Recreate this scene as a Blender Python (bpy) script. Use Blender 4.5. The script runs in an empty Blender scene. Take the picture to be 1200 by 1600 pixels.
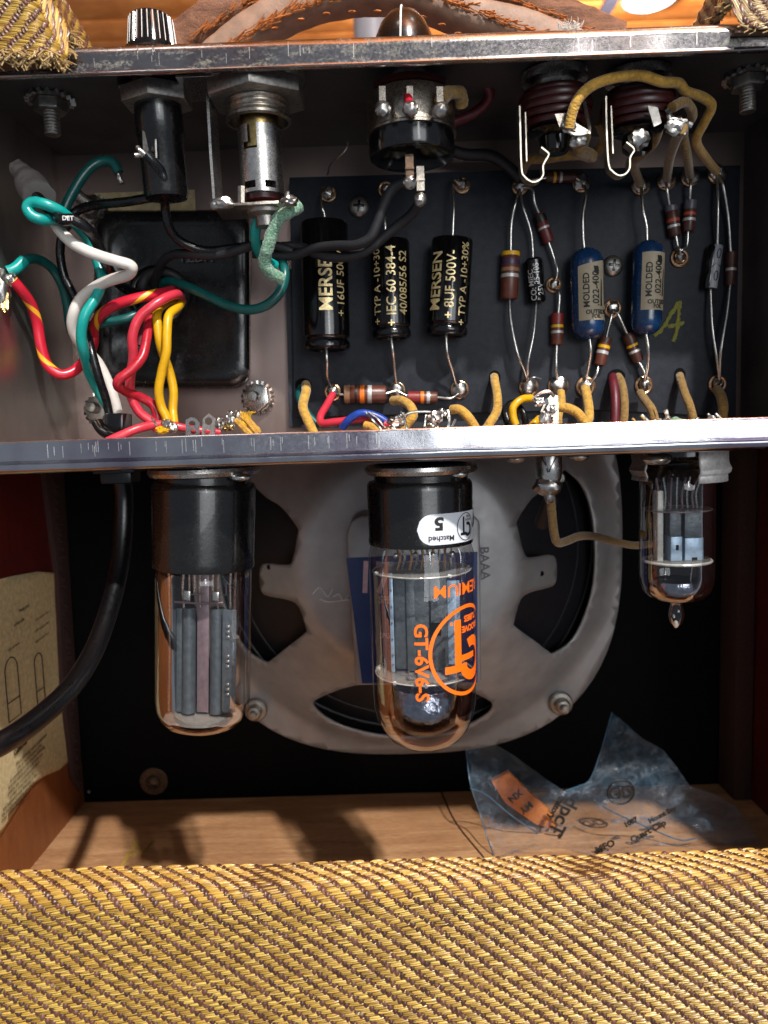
import bpy, bmesh, math, random
import numpy as np
from mathutils import Vector, Matrix, noise as mnoise
from mathutils.geometry import delaunay_2d_cdt
random.seed(7)
RND = random.Random(11)
sc = bpy.context.scene
sc.unit_settings.system = 'METRIC'
sc.unit_settings.scale_length = 0.01          # one unit is one centimetre
PI = math.pi

# ------------------------------------------------------------------ camera
F = 1200.0
def nrm(v): return Vector(v).normalized()
CY = nrm((5/F, 125/F, -1))                     # world depth axis seen in camera space
XC = Vector((1.0, 0.0325, 0)); XC.z = 0
XC = (XC - CY*XC.dot(CY)).normalized()
ZC = XC.cross(CY).normalized()
ROT = Matrix((XC, CY, ZC))
CAM = Vector((0, -20, 0))
cd = bpy.data.cameras.new('camera'); cam = bpy.data.objects.new('camera', cd)
sc.collection.objects.link(cam); sc.camera = cam
cam.matrix_world = Matrix.Translation(CAM) @ ROT.to_4x4()
cd.sensor_fit = 'HORIZONTAL'; cd.sensor_width = 36; cd.lens = 36
cd.clip_start = 0.5; cd.clip_end = 5000
cd.dof.use_dof = True; cd.dof.focus_distance = 22.0; cd.dof.aperture_fstop = 0.27

# ------------------------------------------------------------------ world, lamps, exposure
w = bpy.data.worlds.new('World'); sc.world = w; w.use_nodes = True
bgn = w.node_tree.nodes['Background']
bgn.inputs[0].default_value = (0.78, 0.86, 1.0, 1); bgn.inputs[1].default_value = 0.30
def point_light(name, loc, power, col, rad):
    l = bpy.data.lights.new(name, 'POINT'); l.energy = power; l.color = col; l.shadow_soft_size = rad
    o = bpy.data.objects.new(name, l); o.location = loc; sc.collection.objects.link(o); return o
point_light('key_lamp_light', (42, -92, 108), 1.55e6, (1.0, 0.965, 0.93), 2.2)
point_light('far_lamp_light', (70, 215, 118), 1.6e6, (1.0, 0.95, 0.9), 6.0)
def area_lamp(name, loc, w, h, power, col):
    l = bpy.data.lights.new(name, 'AREA'); l.shape = 'RECTANGLE'; l.size = w; l.size_y = h; l.energy = power; l.color = col
    o = bpy.data.objects.new(name, l); o.location = loc; sc.collection.objects.link(o)
    o.rotation_euler = (Vector((0, 2, 0))-Vector(loc)).to_track_quat('-Z', 'Y').to_euler(); return o
area_lamp('front_fill_light', (62, -175, 22), 110, 70, 1.15e5, (.93, .97, 1.0))  # unseen soft fill added to brighten the speaker and chassis, not a window
area_lamp('front_strip_fill', (48, -150, 42), 7, 66, 2.6e4, (1.0, .97, .93))  # unseen narrow strip added to give upright highlights, no actual lamp
sc.view_settings.view_transform = 'Standard'; sc.view_settings.look = 'None'
sc.view_settings.exposure = 0.0; sc.view_settings.gamma = 1.0

# ------------------------------------------------------------------ pixel helpers
def ray(px, py):
    return ROT @ Vector(((px-600)/F, (800-py)/F, -1))
def P(px, py, Y):
    d = ray(px, py); t = (Y-CAM.y)/d.y; return CAM + d*t
def PZ(px, py, z):
    d = ray(px, py); t = (z-CAM.z)/d.z; return CAM + d*t
def PX(px, py, x):
    d = ray(px, py); t = (x-CAM.x)/d.x; return CAM + d*t
def cm(px, Y): return px*(Y-CAM.y)/F           # size of px pixels at depth Y

# ------------------------------------------------------------------ materials
def lin(c):
    if isinstance(c, str):
        c = [int(c[i:i+2], 16)/255 for i in (0, 2, 4)]
        return tuple(x/12.92 if x <= .04045 else ((x+.055)/1.055)**2.4 for x in c)
    return c
class NT:
    def __init__(s, name):
        s.m = bpy.data.materials.new(name); s.m.use_nodes = True
        s.t = s.m.node_tree; s.b = s.t.nodes['Principled BSDF']; s.out = s.t.nodes['Material Output']
    def n(s, ty, **kw):
        x = s.t.nodes.new(ty)
        for k, v in kw.items():
            if k in ('i',):
                for a, b in v.items(): x.inputs[a].default_value = b
            else: setattr(x, k, v)
        return x
    def l(s, a, b): s.t.links.new(a, b)
    def coord(s, scale=(1, 1, 1), kind='Object', rot=(0, 0, 0)):
        tc = s.n('ShaderNodeTexCoord'); mp = s.n('ShaderNodeMapping')
        mp.inputs['Scale'].default_value = scale; mp.inputs['Rotation'].default_value = rot
        s.l(tc.outputs[kind], mp.inputs[0]); return mp.outputs[0]
    def noise(s, scale, vec=None, detail=4, rough=.55, dist=0):
        x = s.n('ShaderNodeTexNoise'); x.inputs['Scale'].default_value = scale
        x.inputs['Detail'].default_value = detail; x.inputs['Roughness'].default_value = rough
        x.inputs['Distortion'].default_value = dist
        if vec is not None: s.l(vec, x.inputs['Vector'])
        return x.outputs[0]
    def ramp(s, fac, stops):
        r = s.n('ShaderNodeValToRGB'); e = r.color_ramp.elements
        while len(e) < len(stops): e.new(.5)
        for k, (p, c) in enumerate(stops):
            e[k].position = p
            c = lin(c) if not isinstance(c, (int, float)) else (c, c, c)
            e[k].color = (*c[:3], 1)
        s.l(fac, r.inputs[0]); return r.outputs[0]
    def mix(s, fac, a, b, blend='MIX'):
        x = s.n('ShaderNodeMix', data_type='RGBA', blend_type=blend)
        for ix, v in ((0, fac), (6, a), (7, b)):
            inp = x.inputs[ix]
            if isinstance(v, (int, float)): inp.default_value = v if ix == 0 else (v, v, v, 1)
            elif isinstance(v, (tuple, list, str)): inp.default_value = (*lin(v)[:3], 1)
            else: s.l(v, inp)
        return x.outputs[2]
    def bump(s, h, strength=.3, dist=.02, prev=None):
        b = s.n('ShaderNodeBump'); b.inputs['Strength'].default_value = strength
        b.inputs['Distance'].default_value = dist; s.l(h, b.inputs['Height'])
        if prev is not None: s.l(prev, b.inputs['Normal'])
        return b.outputs[0]
    def set(s, **kw):
        for k, v in kw.items():
            inp = s.b.inputs[k.replace('_', ' ')]
            if isinstance(v, (int, float)): inp.default_value = v
            elif isinstance(v, (tuple, list, str)): inp.default_value = (*lin(v)[:3], 1) if inp.type == 'RGBA' else v
            else: s.l(v, inp)
        return s
_cache = {}
def pm(name, col, rough=.5, metal=0.0, ns=6, var=.25, bs=18, bstr=.25, bdist=.01, coat=0, dust=0, rvar=.15, spec=.5):
    """general painted / metal / plastic surface with colour variation, fine relief and optional dust specks"""
    key = name
    if key in _cache: return _cache[key]
    s = NT(name); v = s.coord(); c = lin(col)
    n1 = s.noise(ns, v, 5)
    dk = tuple(x*(1-var) for x in c); lt = tuple(min(1, x*(1+var)) for x in c)
    colr = s.ramp(n1, [(.3, dk), (.7, lt)])
    if dust:
        n3 = s.noise(34, v, 2, .7)
        f = s.ramp(n3, [(.63, 0.0), (.74, float(dust))])
        colr = s.mix(f, colr, (.30, .29, .27))
    n2 = s.noise(bs, v, 4, .6)
    r = s.n('ShaderNodeMapRange'); r.inputs[3].default_value = max(.02, rough-rvar); r.inputs[4].default_value = min(1, rough+rvar)
    s.l(n2, r.inputs[0])
    s.set(Base_Color=colr, Metallic=metal, Roughness=r.outputs[0], Coat_Weight=coat, Specular_IOR_Level=spec)
    if bstr: s.set(Normal=s.bump(n2, bstr, bdist))
    _cache[key] = s.m; return s.m

def mat_steel(name, base, tint, corr, scratch=True, rough=.3, k=1.0):
    s = NT(name); v = s.coord()
    n1 = s.noise(.35, s.coord((1, 1, .6)), 3, .6)
    col = s.ramp(n1, [(.33, tint), (.5, base), (.68, tuple(min(1, x*1.15) for x in lin(base)))])
    n2 = s.noise(14, v, 6, .7)
    if corr:
        n3 = s.noise(1.6, s.coord((1, 1, 3)), 6, .75)
        f = s.ramp(n3, [(.50, 0.0), (.62, 1.0)])
        g = s.ramp(s.noise(9, v, 5, .8), [(.4, '55564a'), (.6, '8a8b7c')])
        f2 = s.mix(1.0, f, s.ramp(n2, [(.42, 0.0), (.55, 1.0)]), 'MULTIPLY')
        col = s.mix(f2, col, g)
        s.set(Metallic=s.ramp(f2, [(0, 1.0), (1, .2)]))
    else: s.set(Metallic=1.0)
    rr = s.ramp(n2, [(.3, rough*(1-.3*k)), (.7, min(1, rough*(1+.7*k)))])
    h = n2
    if scratch:
        sv = s.coord((9, 1, .7))
        n4 = s.noise(2.4, sv, 1, .5)
        f = s.ramp(n4, [(.695, 0.0), (.715, .75)])
        col = s.mix(f, col, (.85, .85, .85))
        rr = s.mix(f, rr, .6)
    s.set(Base_Color=col, Roughness=rr, Normal=s.bump(h, .16*k, .008))
    return s.m
M = {}
M['lip'] = mat_steel('aged_steel_lip', (.30, .28, .28), (.24, .19, .19), True, False, .15)  # tint patches put pinkish reflections into the base colour
M['liplow'] = mat_steel('scratched_steel_lip', (.46, .46, .49), (.27, .24, .30), False, False, .16)  # purple tint patches colour in reflections of the surroundings
M['wall'] = mat_steel('plated_steel_wall', (.27, .205, .185), (.20, .145, .13), False, False, .4, .3)
M['walltop'] = mat_steel('shaded_steel_panel', (.16, .15, .15), (.11, .10, .11), False, False, .5, .3)  # darker copy of the chassis steel, shade put into the colour
M['wallside'] = mat_steel('lit_steel_side', (.46, .43, .40), (.30, .27, .26), False, False, .38, .4)  # lighter copy of the chassis steel, light put into the colour
M['steel'] = pm('bright_steel', (.55, .53, .50), .28, 1, 8, .2, 30, .2, .006)
M['spring'] = pm('spring_wire', (.40, .37, .31), .4, 1, 10, .2, 30, .2, .006)
M['nickel'] = pm('aged_nickel', (.42, .37, .31), .3, 1, 10, .35, 30, .3, .006)
M['dullsteel'] = pm('dull_zinc', (.36, .34, .31), .42, 1, 10, .3, 40, .4, .01)
M['rust'] = pm('rusty_washer', '5a4738', .6, .6, 7, .4, 20, .5, .02)
M['leadwire'] = pm('tinned_wire', (.60, .58, .54), .3, 1, 12, .2, 30, .3, .004)
M['solder'] = pm('solder', (.40, .385, .36), .34, 1, 9, .35, 14, .3, .015, dust=.15)
M['copper'] = pm('copper_eyelet', (.55, .33, .19), .32, 1, 9, .3, 20, .2, .005)
M['board'] = pm('black_fibre_board', '20242b', .58, 0, 4, .3, 60, .5, .006, dust=.35, rvar=.12, spec=.3)
M['bell'] = pm('black_enamel_cover', '121111', .24, 0, 2, .3, 5, .15, .03, dust=.28)
M['blackpl'] = pm('black_plastic', '08080a', .14, 0, 4, .3, 12, .10, .01, dust=.08, rvar=.07)
M['bakelite'] = pm('black_bakelite', '0b0a0a', .25, 0, 3, .3, 9, .2, .01, coat=.3, dust=.12)
M['blackwire'] = pm('black_insulation', '0a0b0d', .27, 0, 4, .3, 7, .3, .02, dust=.12)
M['blackcloth'] = pm('matt_black_insulation', '18171b', .6, 0, 6, .25, 30, .5, .015, dust=.1)
M['teal'] = pm('teal_insulation', '0b8e86', .33, 0, 3, .12, 6, .25, .02, dust=.13)
M['dteal'] = pm('dark_teal_insulation', '0b4d49', .33, 0, 3, .2, 6, .25, .02, dust=.13)
M['white'] = pm('white_insulation', 'c9c3bb', .38, 0, 3, .08, 6, .25, .02, dust=.13)
M['grey'] = pm('grey_sleeve', '77706c', .5, 0, 3, .1, 6, .3, .02)
M['red'] = pm('red_insulation', 'a51c2c', .3, 0, 3, .18, 6, .3, .02, dust=.13)
M['pinkred'] = pm('pinkish_red_insulation', 'bf3040', .32, 0, 3, .12, 6, .3, .02, dust=.13)
M['yellow'] = pm('yellow_insulation', 'cc9c10', .32, 0, 3, .12, 6, .3, .02, dust=.13)
M['blue'] = pm('blue_insulation', '1d3f96', .35, 0, 3, .2, 6, .3, .02)
M['maroonw'] = pm('maroon_insulation', '551420', .45, 0, 3, .2, 6, .3, .02)
M['brown'] = pm('brown_resistor', '5c3022', .38, 0, 5, .2, 25, .2, .005)
M['dbrown'] = pm('dark_brown_resistor', '43241c', .4, 0, 5, .2, 25, .2, .005)
M['redbrown'] = pm('red_brown_resistor', '5e1f1d', .4, 0, 5, .2, 25, .2, .005)
for k, c in dict(b_yellow='d6a416', b_orange='e8731a', b_silver='b9b7b3', b_purple='3b2c48', b_black='17120f',
                 b_red='7c1f1c', b_tan='8f6a4c', b_brown='4a2a1e', b_grey='4c4a55', b_dred='a5452c').items():
    M[k] = pm('band_'+k[2:], c, .4, .35 if k == 'b_silver' else 0, 8, .12, 25, .15, .004)
M['capblue'] = pm('dark_blue_moulding', '102e52', .24, 0, 2, .25, 10, .2, .01, coat=.3)
M['capgrey'] = pm('grey_capacitor_sleeve', '9a9ca4', .4, 0, 3, .12, 18, .3, .01)
M['label'] = pm('aged_paper_label', '9b9079', .6, 0, 3, .15, 20, .2, .005)
M['ink'] = pm('black_ink', '141312', .6, 0, 5, .3, 30, 0, 0)
M['gold'] = pm('gold_print', (.80, .60, .30), .35, .3, 14, .35, 30, .0, .0)
M['whiteink'] = pm('white_print', 'd8d6d2', .5, 0, 8, .1, 20, 0, 0)
M['pinkink'] = pm('pale_pink_print', 'c9adb8', .5, 0, 8, .1, 20, 0, 0)
M['orangeink'] = pm('orange_glass_print', (1.0, .155, .004), .45, 0, 12, .08, 30, 0, 0)
M['sticker'] = pm('white_sticker', 'cfd2d8', .3, 0, 3, .05, 20, .1, .004)
M['bluelabel'] = pm('blue_label', '0b2a66', .45, 0, 2, .2, 20, .15, .005)
M['maroon'] = pm('maroon_phenolic', '35100f', .35, 0, 4, .3, 20, .2, .005)
M['speaker'] = pm('grey_speaker_basket', '9b9a9b', .42, .35, .9, .14, 3, .15, .03)
M['cone'] = pm('black_paper_cone', '14141a', .5, 0, 3, .3, 18, .4, .02)
M['baffle'] = pm('black_painted_baffle', '030304', .8, 0, 2, .3, 14, .35, .02, spec=.12)
M['plate'] = pm('grey_tube_plate', '555c62', .42, .5, 5, .25, 12, .5, .03)
M['plated'] = pm('dark_tube_plate', '25272b', .4, .5, 5, .3, 12, .4, .02)
M['plateblue'] = pm('pale_blue_tube_plate', '8fa3b8', .35, .4, 5, .2, 12, .3, .02)
M['mauve'] = pm('mauve_strip_and_wire', '7d6a70', .4, .4, 5, .2, 12, .2, .01)
M['mica'] = pm('pale_ceramic', 'b3b1aa', .3, 0, 5, .2, 10, .2, .01)
M['micas'] = pm('clear_mica_spacer', 'b9b7b2', .15, 0, 5, .2, 10, .2, .01); M['micas'].node_tree.nodes['Principled BSDF'].inputs['Alpha'].default_value = .32
M['brass'] = pm('tarnished_brass', (.42, .30, .12), .32, 1, 8, .3, 20, .2, .01)
M['chrome'] = pm('getter_mirror', (.52, .53, .60), .07, 1, 3, .2, 3, .35, .08)
M['fluff'] = pm('pale_fibres', 'c9c4bc', .8, 0, 5, .1, 20, 0, 0)
M['chalk'] = pm('yellow_green_crayon', '74752f', .8, 0, 30, .45, 40, .6, .02)
M['floorcrayon'] = pm('faint_yellow_crayon', 'a5873c', .8, 0, 20, .3, 40, .3, .01)
M['tan'] = pm('tan_paper', 'cbb78a', .7, 0, 5, .2, 40, .4, .01, dust=.3)

def cloth_wire(name, c1, c2, frost=None):
    s = NT(name)
    tc = s.n('ShaderNodeTexCoord'); mp = s.n('ShaderNodeMapping'); mp.inputs['Scale'].default_value = (9, 22, 1)
    mp.inputs['Rotation'].default_value = (0, 0, .5); s.l(tc.outputs['UV'], mp.inputs[0])
    vo = s.n('ShaderNodeTexVoronoi'); vo.inputs['Scale'].default_value = 1.0; s.l(mp.outputs[0], vo.inputs[0])
    n = s.noise(7, s.coord(), 5, .7)
    col = s.ramp(n, [(.3, c1), (.65, c2)])
    if frost: col = s.mix(s.ramp(s.noise(16, s.coord(), 4, .8), [(.45, 0.0), (.62, .8)]), col, frost)
    s.set(Base_Color=col, Roughness=.8, Sheen_Weight=.3, Normal=s.bump(vo.outputs[0], .8, .02))
    return s.m
M['cloth'] = cloth_wire('yellow_cloth_insulation', '8f6a1c', 'c99a3a')
M['clothd'] = cloth_wire('brown_cloth_insulation', '5e4416', '8b6a2c')
M['greencloth'] = cloth_wire('frosted_green_cloth', '2c5540', '5d8a6c', '9fb9a6')
def stripe_wire():
    s = NT('red_yellow_striped_insulation')
    tc = s.n('ShaderNodeTexCoord'); sep = s.n('ShaderNodeSeparateXYZ'); s.l(tc.outputs['UV'], sep.inputs[0])
    a = s.n('ShaderNodeMath', operation='MULTIPLY'); s.l(sep.outputs[1], a.inputs[0]); a.inputs[1].default_value = .62
    b = s.n('ShaderNodeMath', operation='ADD'); s.l(a.outputs[0], b.inputs[0]); s.l(sep.outputs[0], b.inputs[1])
    c = s.n('ShaderNodeMath', operation='FRACT'); s.l(b.outputs[0], c.inputs[0])
    f = s.ramp(c.outputs[0], [(.0, 1.0), (.15, 1.0), (.165, 0.0)])
    s.set(Base_Color=s.mix(f, (.50, .012, .03), (.80, .42, .02)), Roughness=.3)
    return s.m
M['stripe'] = stripe_wire()

def wood(name, c1, c2, c3, axis=(1, 9, 9), sc_=.5, rough=.5, bstr=.2):
    s = NT(name); v = s.coord(axis)
    n1 = s.noise(sc_, v, 6, .62, .6); n2 = s.noise(sc_*9, v, 3, .6)
    n3 = s.noise(.12, s.coord(), 2)
    col = s.ramp(n1, [(.28, c1), (.5, c2), (.72, c3)])
    col = s.mix(.35, col, s.ramp(n2, [(.35, c1), (.65, c3)]))
    col = s.mix(s.ramp(n3, [(.4, 0.0), (.6, .45)]), col, c1)
    s.set(Base_Color=col, Roughness=rough, Normal=s.bump(n2, bstr, .03)); return s.m
M['woodfloor'] = wood('pine_floor_board', '85593a', 'b8895e', 'dcb184', (1, 7, 7), .3)
M['woodside'] = wood('orange_pine_side', '7c4322', 'a2602f', 'bb7b45', (6, 6, 1), .5)
M['woodred'] = wood('red_stained_side', '3a0d0b', '571512', '6b1f18', (6, 6, 1), .4)
M['ceil'] = wood('orange_ceiling_board', 'a3541c', 'cc7a35', 'df9550', (.6, 5, 1), .045, .4, .1)
M['duct'] = pm('grey_pipe', 'a9adb5', .45, .2, .1, .06, .2, .05, .1)
M['beam'] = pm('dark_beam', '4d4b58', .6, 0, .1, .2, .3, .1, .1)

def leather():
    s = NT('worn_brown_leather'); v = s.coord((1, 1, 1))
    n1 = s.noise(1.4, s.coord((.5, 2, 2)), 6, .75, .8); n2 = s.noise(16, v, 6, .75)
    col = s.ramp(n1, [(.30, '3b2318'), (.46, '6e4a35'), (.60, '8a6048'), (.74, '7a6255')])
    col = s.mix(s.ramp(n2, [(.55, 0.0), (.7, .6)]), col, 'a8703c')
    s.set(Base_Color=col, Roughness=.75, Normal=s.bump(n2, .9, .06)); return s.m
M['leather'] = leather()
M['leather2'] = pm('smooth_inner_leather', '8a6f5c', .6, 0, 1.6, .25, 9, .5, .03, dust=.12)
M['fibre'] = pm('torn_leather_fibre', 'a8632c', .8, 0, 6, .4, 20, 0, 0)

def glass(name, tint=(1, 1, 1), edge=(.8, .8, .8), blend=.28):
    s = NT(name); s.t.nodes.remove(s.b)
    tr = s.n('ShaderNodeBsdfTransparent'); gl = s.n('ShaderNodeBsdfGlossy')
    gl.inputs['Roughness'].default_value = .02; gl.inputs[0].default_value = (1, 1, 1, 1)
    lw = s.n('ShaderNodeLayerWeight'); lw.inputs[0].default_value = .5
    tc = s.ramp(lw.outputs['Facing'], [(.0, tint), (.8, tint), (.99, edge)])
    s.l(tc, tr.inputs[0])
    fr = s.n('ShaderNodeFresnel'); fr.inputs[0].default_value = 1.52
    mx = s.n('ShaderNodeMixShader')
    m2 = s.n('ShaderNodeMath', operation='MULTIPLY_ADD'); s.l(fr.outputs[0], m2.inputs[0]); m2.inputs[1].default_value = .4; m2.inputs[2].default_value = .02
    m2.use_clamp = True
    n = s.noise(1.2, s.coord(), 2); bp = s.bump(n, .25, .06)
    s.l(bp, gl.inputs['Normal'])
    s.l(m2.outputs[0], mx.inputs[0]); s.l(tr.outputs[0], mx.inputs[1]); s.l(gl.outputs[0], mx.inputs[2])
    s.l(mx.outputs[0], s.out.inputs[0]); return s.m
M['glass'] = glass('clear_glass', (.93, .93, .92), (.42, .40, .38))
def bagmat():
    s = NT('clear_blue_plastic_film')
    n = s.noise(.9, s.coord(), 4, .6); n2 = s.noise(2.4, s.coord(), 5, .6, 1.0)
    s.set(Base_Color=s.ramp(n, [(.35, '547f9c'), (.65, '8a99a8')]), Roughness=.16, Specular_IOR_Level=.8,
          Alpha=s.ramp(n2, [(.35, .05), (.55, .12), (.72, .32)]), Normal=s.bump(n2, .45, .2))
    return s.m
M['bag'] = bagmat()
def emis(name, col, st):
    s = NT(name); s.set(Base_Color=(.8, .8, .8), Emission_Color=col, Emission_Strength=st); return s.m
M['lamp'] = emis('lamp_glow', (1, .97, .92), 6)
def thread(name, c1, c2, c3, coat):
    s = NT(name); at = s.n('ShaderNodeAttribute'); at.attribute_name = 'rnd'
    col = s.ramp(at.outputs['Fac'], [(.0, c1), (.5, c2), (1.0, c3)])
    n = s.noise(30, s.coord((.25, 1, 1)), 3, .6)
    n0 = s.noise(.5, s.coord(), 4, .6)
    col = s.mix(s.ramp(n0, [(.35, 0.0), (.7, .35)]), col, c1)
    col = s.mix(s.ramp(s.noise(1.3, s.coord((1, 1, 2)), 4, .7), [(.64, 0.0), (.76, .45)]), col, 'd8c9a0')
    s.set(Base_Color=col, Roughness=.36, Coat_Weight=coat, Coat_Roughness=.25, Normal=s.bump(n, .5, .012)); return s.m
M['ythread'] = thread('lacquered_yellow_thread', '86692a', 'ac8a3a', 'c9ac58', .25)
M['bthread'] = thread('brown_thread', '3f261d', '553529', '6b4838', .15)
M['clothbase'] = pm('brown_cloth_ground', '4f3318', .6, 0, 20, .3, 40, .4, .01)
M['ythread2'] = thread('worn_pale_thread', 'a58a5c', 'c2a97c', 'd9c6a0', .1)
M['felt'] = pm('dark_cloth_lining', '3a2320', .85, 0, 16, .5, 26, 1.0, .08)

# ------------------------------------------------------------------ mesh helpers
class MB:
    def __init__(s): s.v = []; s.f = []; s.uv = []
    def add(s, v, f, uv=None):
        o = len(s.v); s.v += [Vector(x) for x in v]; s.f += [tuple(i+o for i in q) for q in f]
        s.uv += uv if uv else [None]*len(f); return s
def resample(pts, step=None, sub=6):
    """Catmull-Rom through the points"""
    p = [Vector(x) for x in pts]
    if len(p) < 3: return p
    q = [p[0]*2-p[1]] + p + [p[-1]*2-p[-2]]; out = []
    for i in range(1, len(q)-2):
        for k in range(sub):
            t = k/sub; a, b, c, d = q[i-1], q[i], q[i+1], q[i+2]
            out.append(.5*((2*b)+(c-a)*t+(2*a-5*b+4*c-d)*t*t+(3*b-a-3*c+d)*t**3))
    out.append(p[-1]); return out
def tube(mb, pts, r, n=10, smooth=True, flat=1.0, sub=6, jit=0):
    p = resample(pts, sub=sub) if smooth else [Vector(x) for x in pts]
    m = len(p); T = []
    for i in range(m):
        d = p[min(i+1, m-1)]-p[max(i-1, 0)]
        T.append(d.normalized() if d.length > 1e-9 else Vector((0, 0, 1)))
    up = Vector((0, 1, 0)) if abs(T[0].y) < .9 else Vector((0, 0, 1))
    N = (up-T[0]*up.dot(T[0])).normalized(); v = []; L = 0; Ls = []
    for i in range(m):
        if i: N = (N-T[i]*N.dot(T[i])).normalized(); L += (p[i]-p[i-1]).length
        B = T[i].cross(N); Ls.append(L)
        rr = r(i/(m-1)) if callable(r) else r
        for k in range(n):
            a = 2*PI*k/n; j = 1+jit*mnoise.noise(p[i]*9+Vector((k, 0, 0))) if jit else 1
            v.append(p[i]+(N*math.cos(a)*flat+B*math.sin(a))*rr*j)
    f = []; uv = []
    for i in range(m-1):
        for k in range(n):
            k2 = (k+1) % n; f.append((i*n+k, i*n+k2, (i+1)*n+k2, (i+1)*n+k))
            uv.append([(k/n, Ls[i]), ((k+1)/n, Ls[i]), ((k+1)/n, Ls[i+1]), (k/n, Ls[i+1])])
    f.append(tuple(range(n-1, -1, -1))); uv.append([(0, 0)]*n)
    f.append(tuple((m-1)*n+k for k in range(n))); uv.append([(0, L)]*n)
    return mb.add(v, f, uv)
def lathe(mb, prof, o, ax=(0, 0, -1), n=32, a0=0, a1=2*PI, ref=(0, -1, 0), mod=None):
    """prof: (radius, distance along axis)"""
    ax = nrm(ax); rf = Vector(ref); rf = (rf-ax*rf.dot(ax)).normalized(); sd = ax.cross(rf)
    full = abs(a1-a0-2*PI) < 1e-6; c = n if full else n+1; v = []; f = []
    for (r, h) in prof:
        for k in range(c):
            a = a0+(a1-a0)*k/n; rr = r*(mod(a, h) if mod else 1)
            v.append(Vector(o)+ax*h+(rf*math.cos(a)+sd*math.sin(a))*rr)
    for i in range(len(prof)-1):
        for k in range(n):
            k2 = (k+1) % c; f.append((i*c+k, (i+1)*c+k, (i+1)*c+k2, i*c+k2))
    if full:
        if prof[0][0] > 1e-6: f.append(tuple(range(c)))
        if prof[-1][0] > 1e-6: f.append(tuple((len(prof)-1)*c+k for k in range(c-1, -1, -1)))
    return mb.add(v, f)
def box(mb, c, s, rot=None, bev=0):
    bm = bmesh.new(); bmesh.ops.create_cube(bm, size=1)
    bmesh.ops.scale(bm, vec=s, verts=bm.verts)
    if bev: bmesh.ops.bevel(bm, geom=bm.edges[:], offset=bev, segments=2, affect='EDGES', profile=.5)
    mt = Matrix.Translation(c) @ (rot.to_4x4() if rot is not None else Matrix())
    v = [mt @ x.co for x in bm.verts]; bm.verts.index_update()
    f = [tuple(q.index for q in x.verts) for x in bm.faces]; bm.free()
    return mb.add(v, f)
def span(mb, a, b, bev=0):
    a = Vector(a); b = Vector(b); s = b-a
    return box(mb, (a+b)/2, (abs(s.x), abs(s.y), abs(s.z)), None, bev)
def prism(mb, poly, o, U, V, depth, bev=0):
    """polygon in the plane (U, V) at o, extruded by the vector depth"""
    o = Vector(o); U = Vector(U); V = Vector(V); D = Vector(depth); n = len(poly)
    v = [o+U*a+V*b for a, b in poly]+[o+U*a+V*b+D for a, b in poly]
    f = [tuple(range(n)), tuple(range(2*n-1, n-1, -1))]+[(i, i+n, (i+1) % n+n, (i+1) % n) for i in range(n)]
    if bev:
        bm = bmesh.new(); bv = [bm.verts.new(x) for x in v]
        for q in f: bm.faces.new([bv[i] for i in q])
        bmesh.ops.recalc_face_normals(bm, faces=bm.faces)
        bmesh.ops.bevel(bm, geom=bm.edges[:], offset=bev, segments=2, affect='EDGES', profile=.5)
        bm.verts.index_update(); v = [x.co.copy() for x in bm.verts]; f = [tuple(q.index for q in x.verts) for x in bm.faces]; bm.free()
    return mb.add(v, f)
def blob(mb, c, s, seed=0, amp=.25, sub=3, fr=2.2):
    bm = bmesh.new(); bmesh.ops.create_icosphere(bm, subdivisions=sub, radius=1)
    s = Vector(s) if not isinstance(s, (int, float)) else Vector((s, s, s)); v = []
    for x in bm.verts:
        k = 1+amp*.55*mnoise.noise(x.co*fr+Vector((seed*3.1, seed*1.7, seed)))*1.6
        v.append(Vector(c)+Vector((x.co.x*s.x, x.co.y*s.y, x.co.z*s.z))*k)
    f = [tuple(q.index for q in x.verts) for x in bm.faces]; bm.free(); return mb.add(v, f)
def torus(mb, c, R, r, ax=(0, 1, 0), n=28, m=10):
    pr = [(R+r*math.cos(2*PI*k/m), r*math.sin(2*PI*k/m)) for k in range(m+1)]
    ax = nrm(ax); rf = Vector((0, 0, 1)) if abs(ax.z) < .9 else Vector((0, -1, 0)); rf = (rf-ax*rf.dot(ax)).normalized(); sd = ax.cross(rf)
    v = []; f = []
    for i in range(n):
        a = 2*PI*i/n
        for k in range(m): v.append(Vector(c)+ax*pr[k][1]+(rf*math.cos(a)+sd*math.sin(a))*pr[k][0])
    for i in range(n):
        for k in range(m): f.append((i*m+k, ((i+1) % n)*m+k, ((i+1) % n)*m+(k+1) % m, i*m+(k+1) % m))
    return mb.add(v, f)
WL = {}
def link(name, mb, mat, parent=None, origin=None, smooth=True, ang=35):
    me = bpy.data.meshes.new(name)
    if origin is None:
        if parent is not None: origin = WL[parent.name]
        else:
            mn = Vector((min(v.x for v in mb.v), min(v.y for v in mb.v), min(v.z for v in mb.v)))
            mx = Vector((max(v.x for v in mb.v), max(v.y for v in mb.v), max(v.z for v in mb.v)))
            origin = Vector(((mn.x+mx.x)/2, (mn.y+mx.y)/2, mn.z))
    origin = Vector(origin)
    me.from_pydata([v-origin for v in mb.v], [], mb.f)
    if any(u is not None for u in mb.uv):
        ul = me.uv_layers.new(name='UVMap'); i = 0
        for q, u in zip(mb.f, mb.uv):
            for k in range(len(q)):
                if u: ul.data[i].uv = u[k]
                i += 1
    me.validate(); me.update()
    if smooth:
        me.polygons.foreach_set('use_smooth', [True]*len(me.polygons))
        if ang < 180: me.set_sharp_from_angle(angle=math.radians(ang))
    me.materials.append(mat)
    o = bpy.data.objects.new(name, me); sc.collection.objects.link(o)
    if parent is None: o.location = origin
    else: o.parent = parent; o.location = origin-WL[parent.name]
    WL[o.name] = origin; return o
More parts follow.
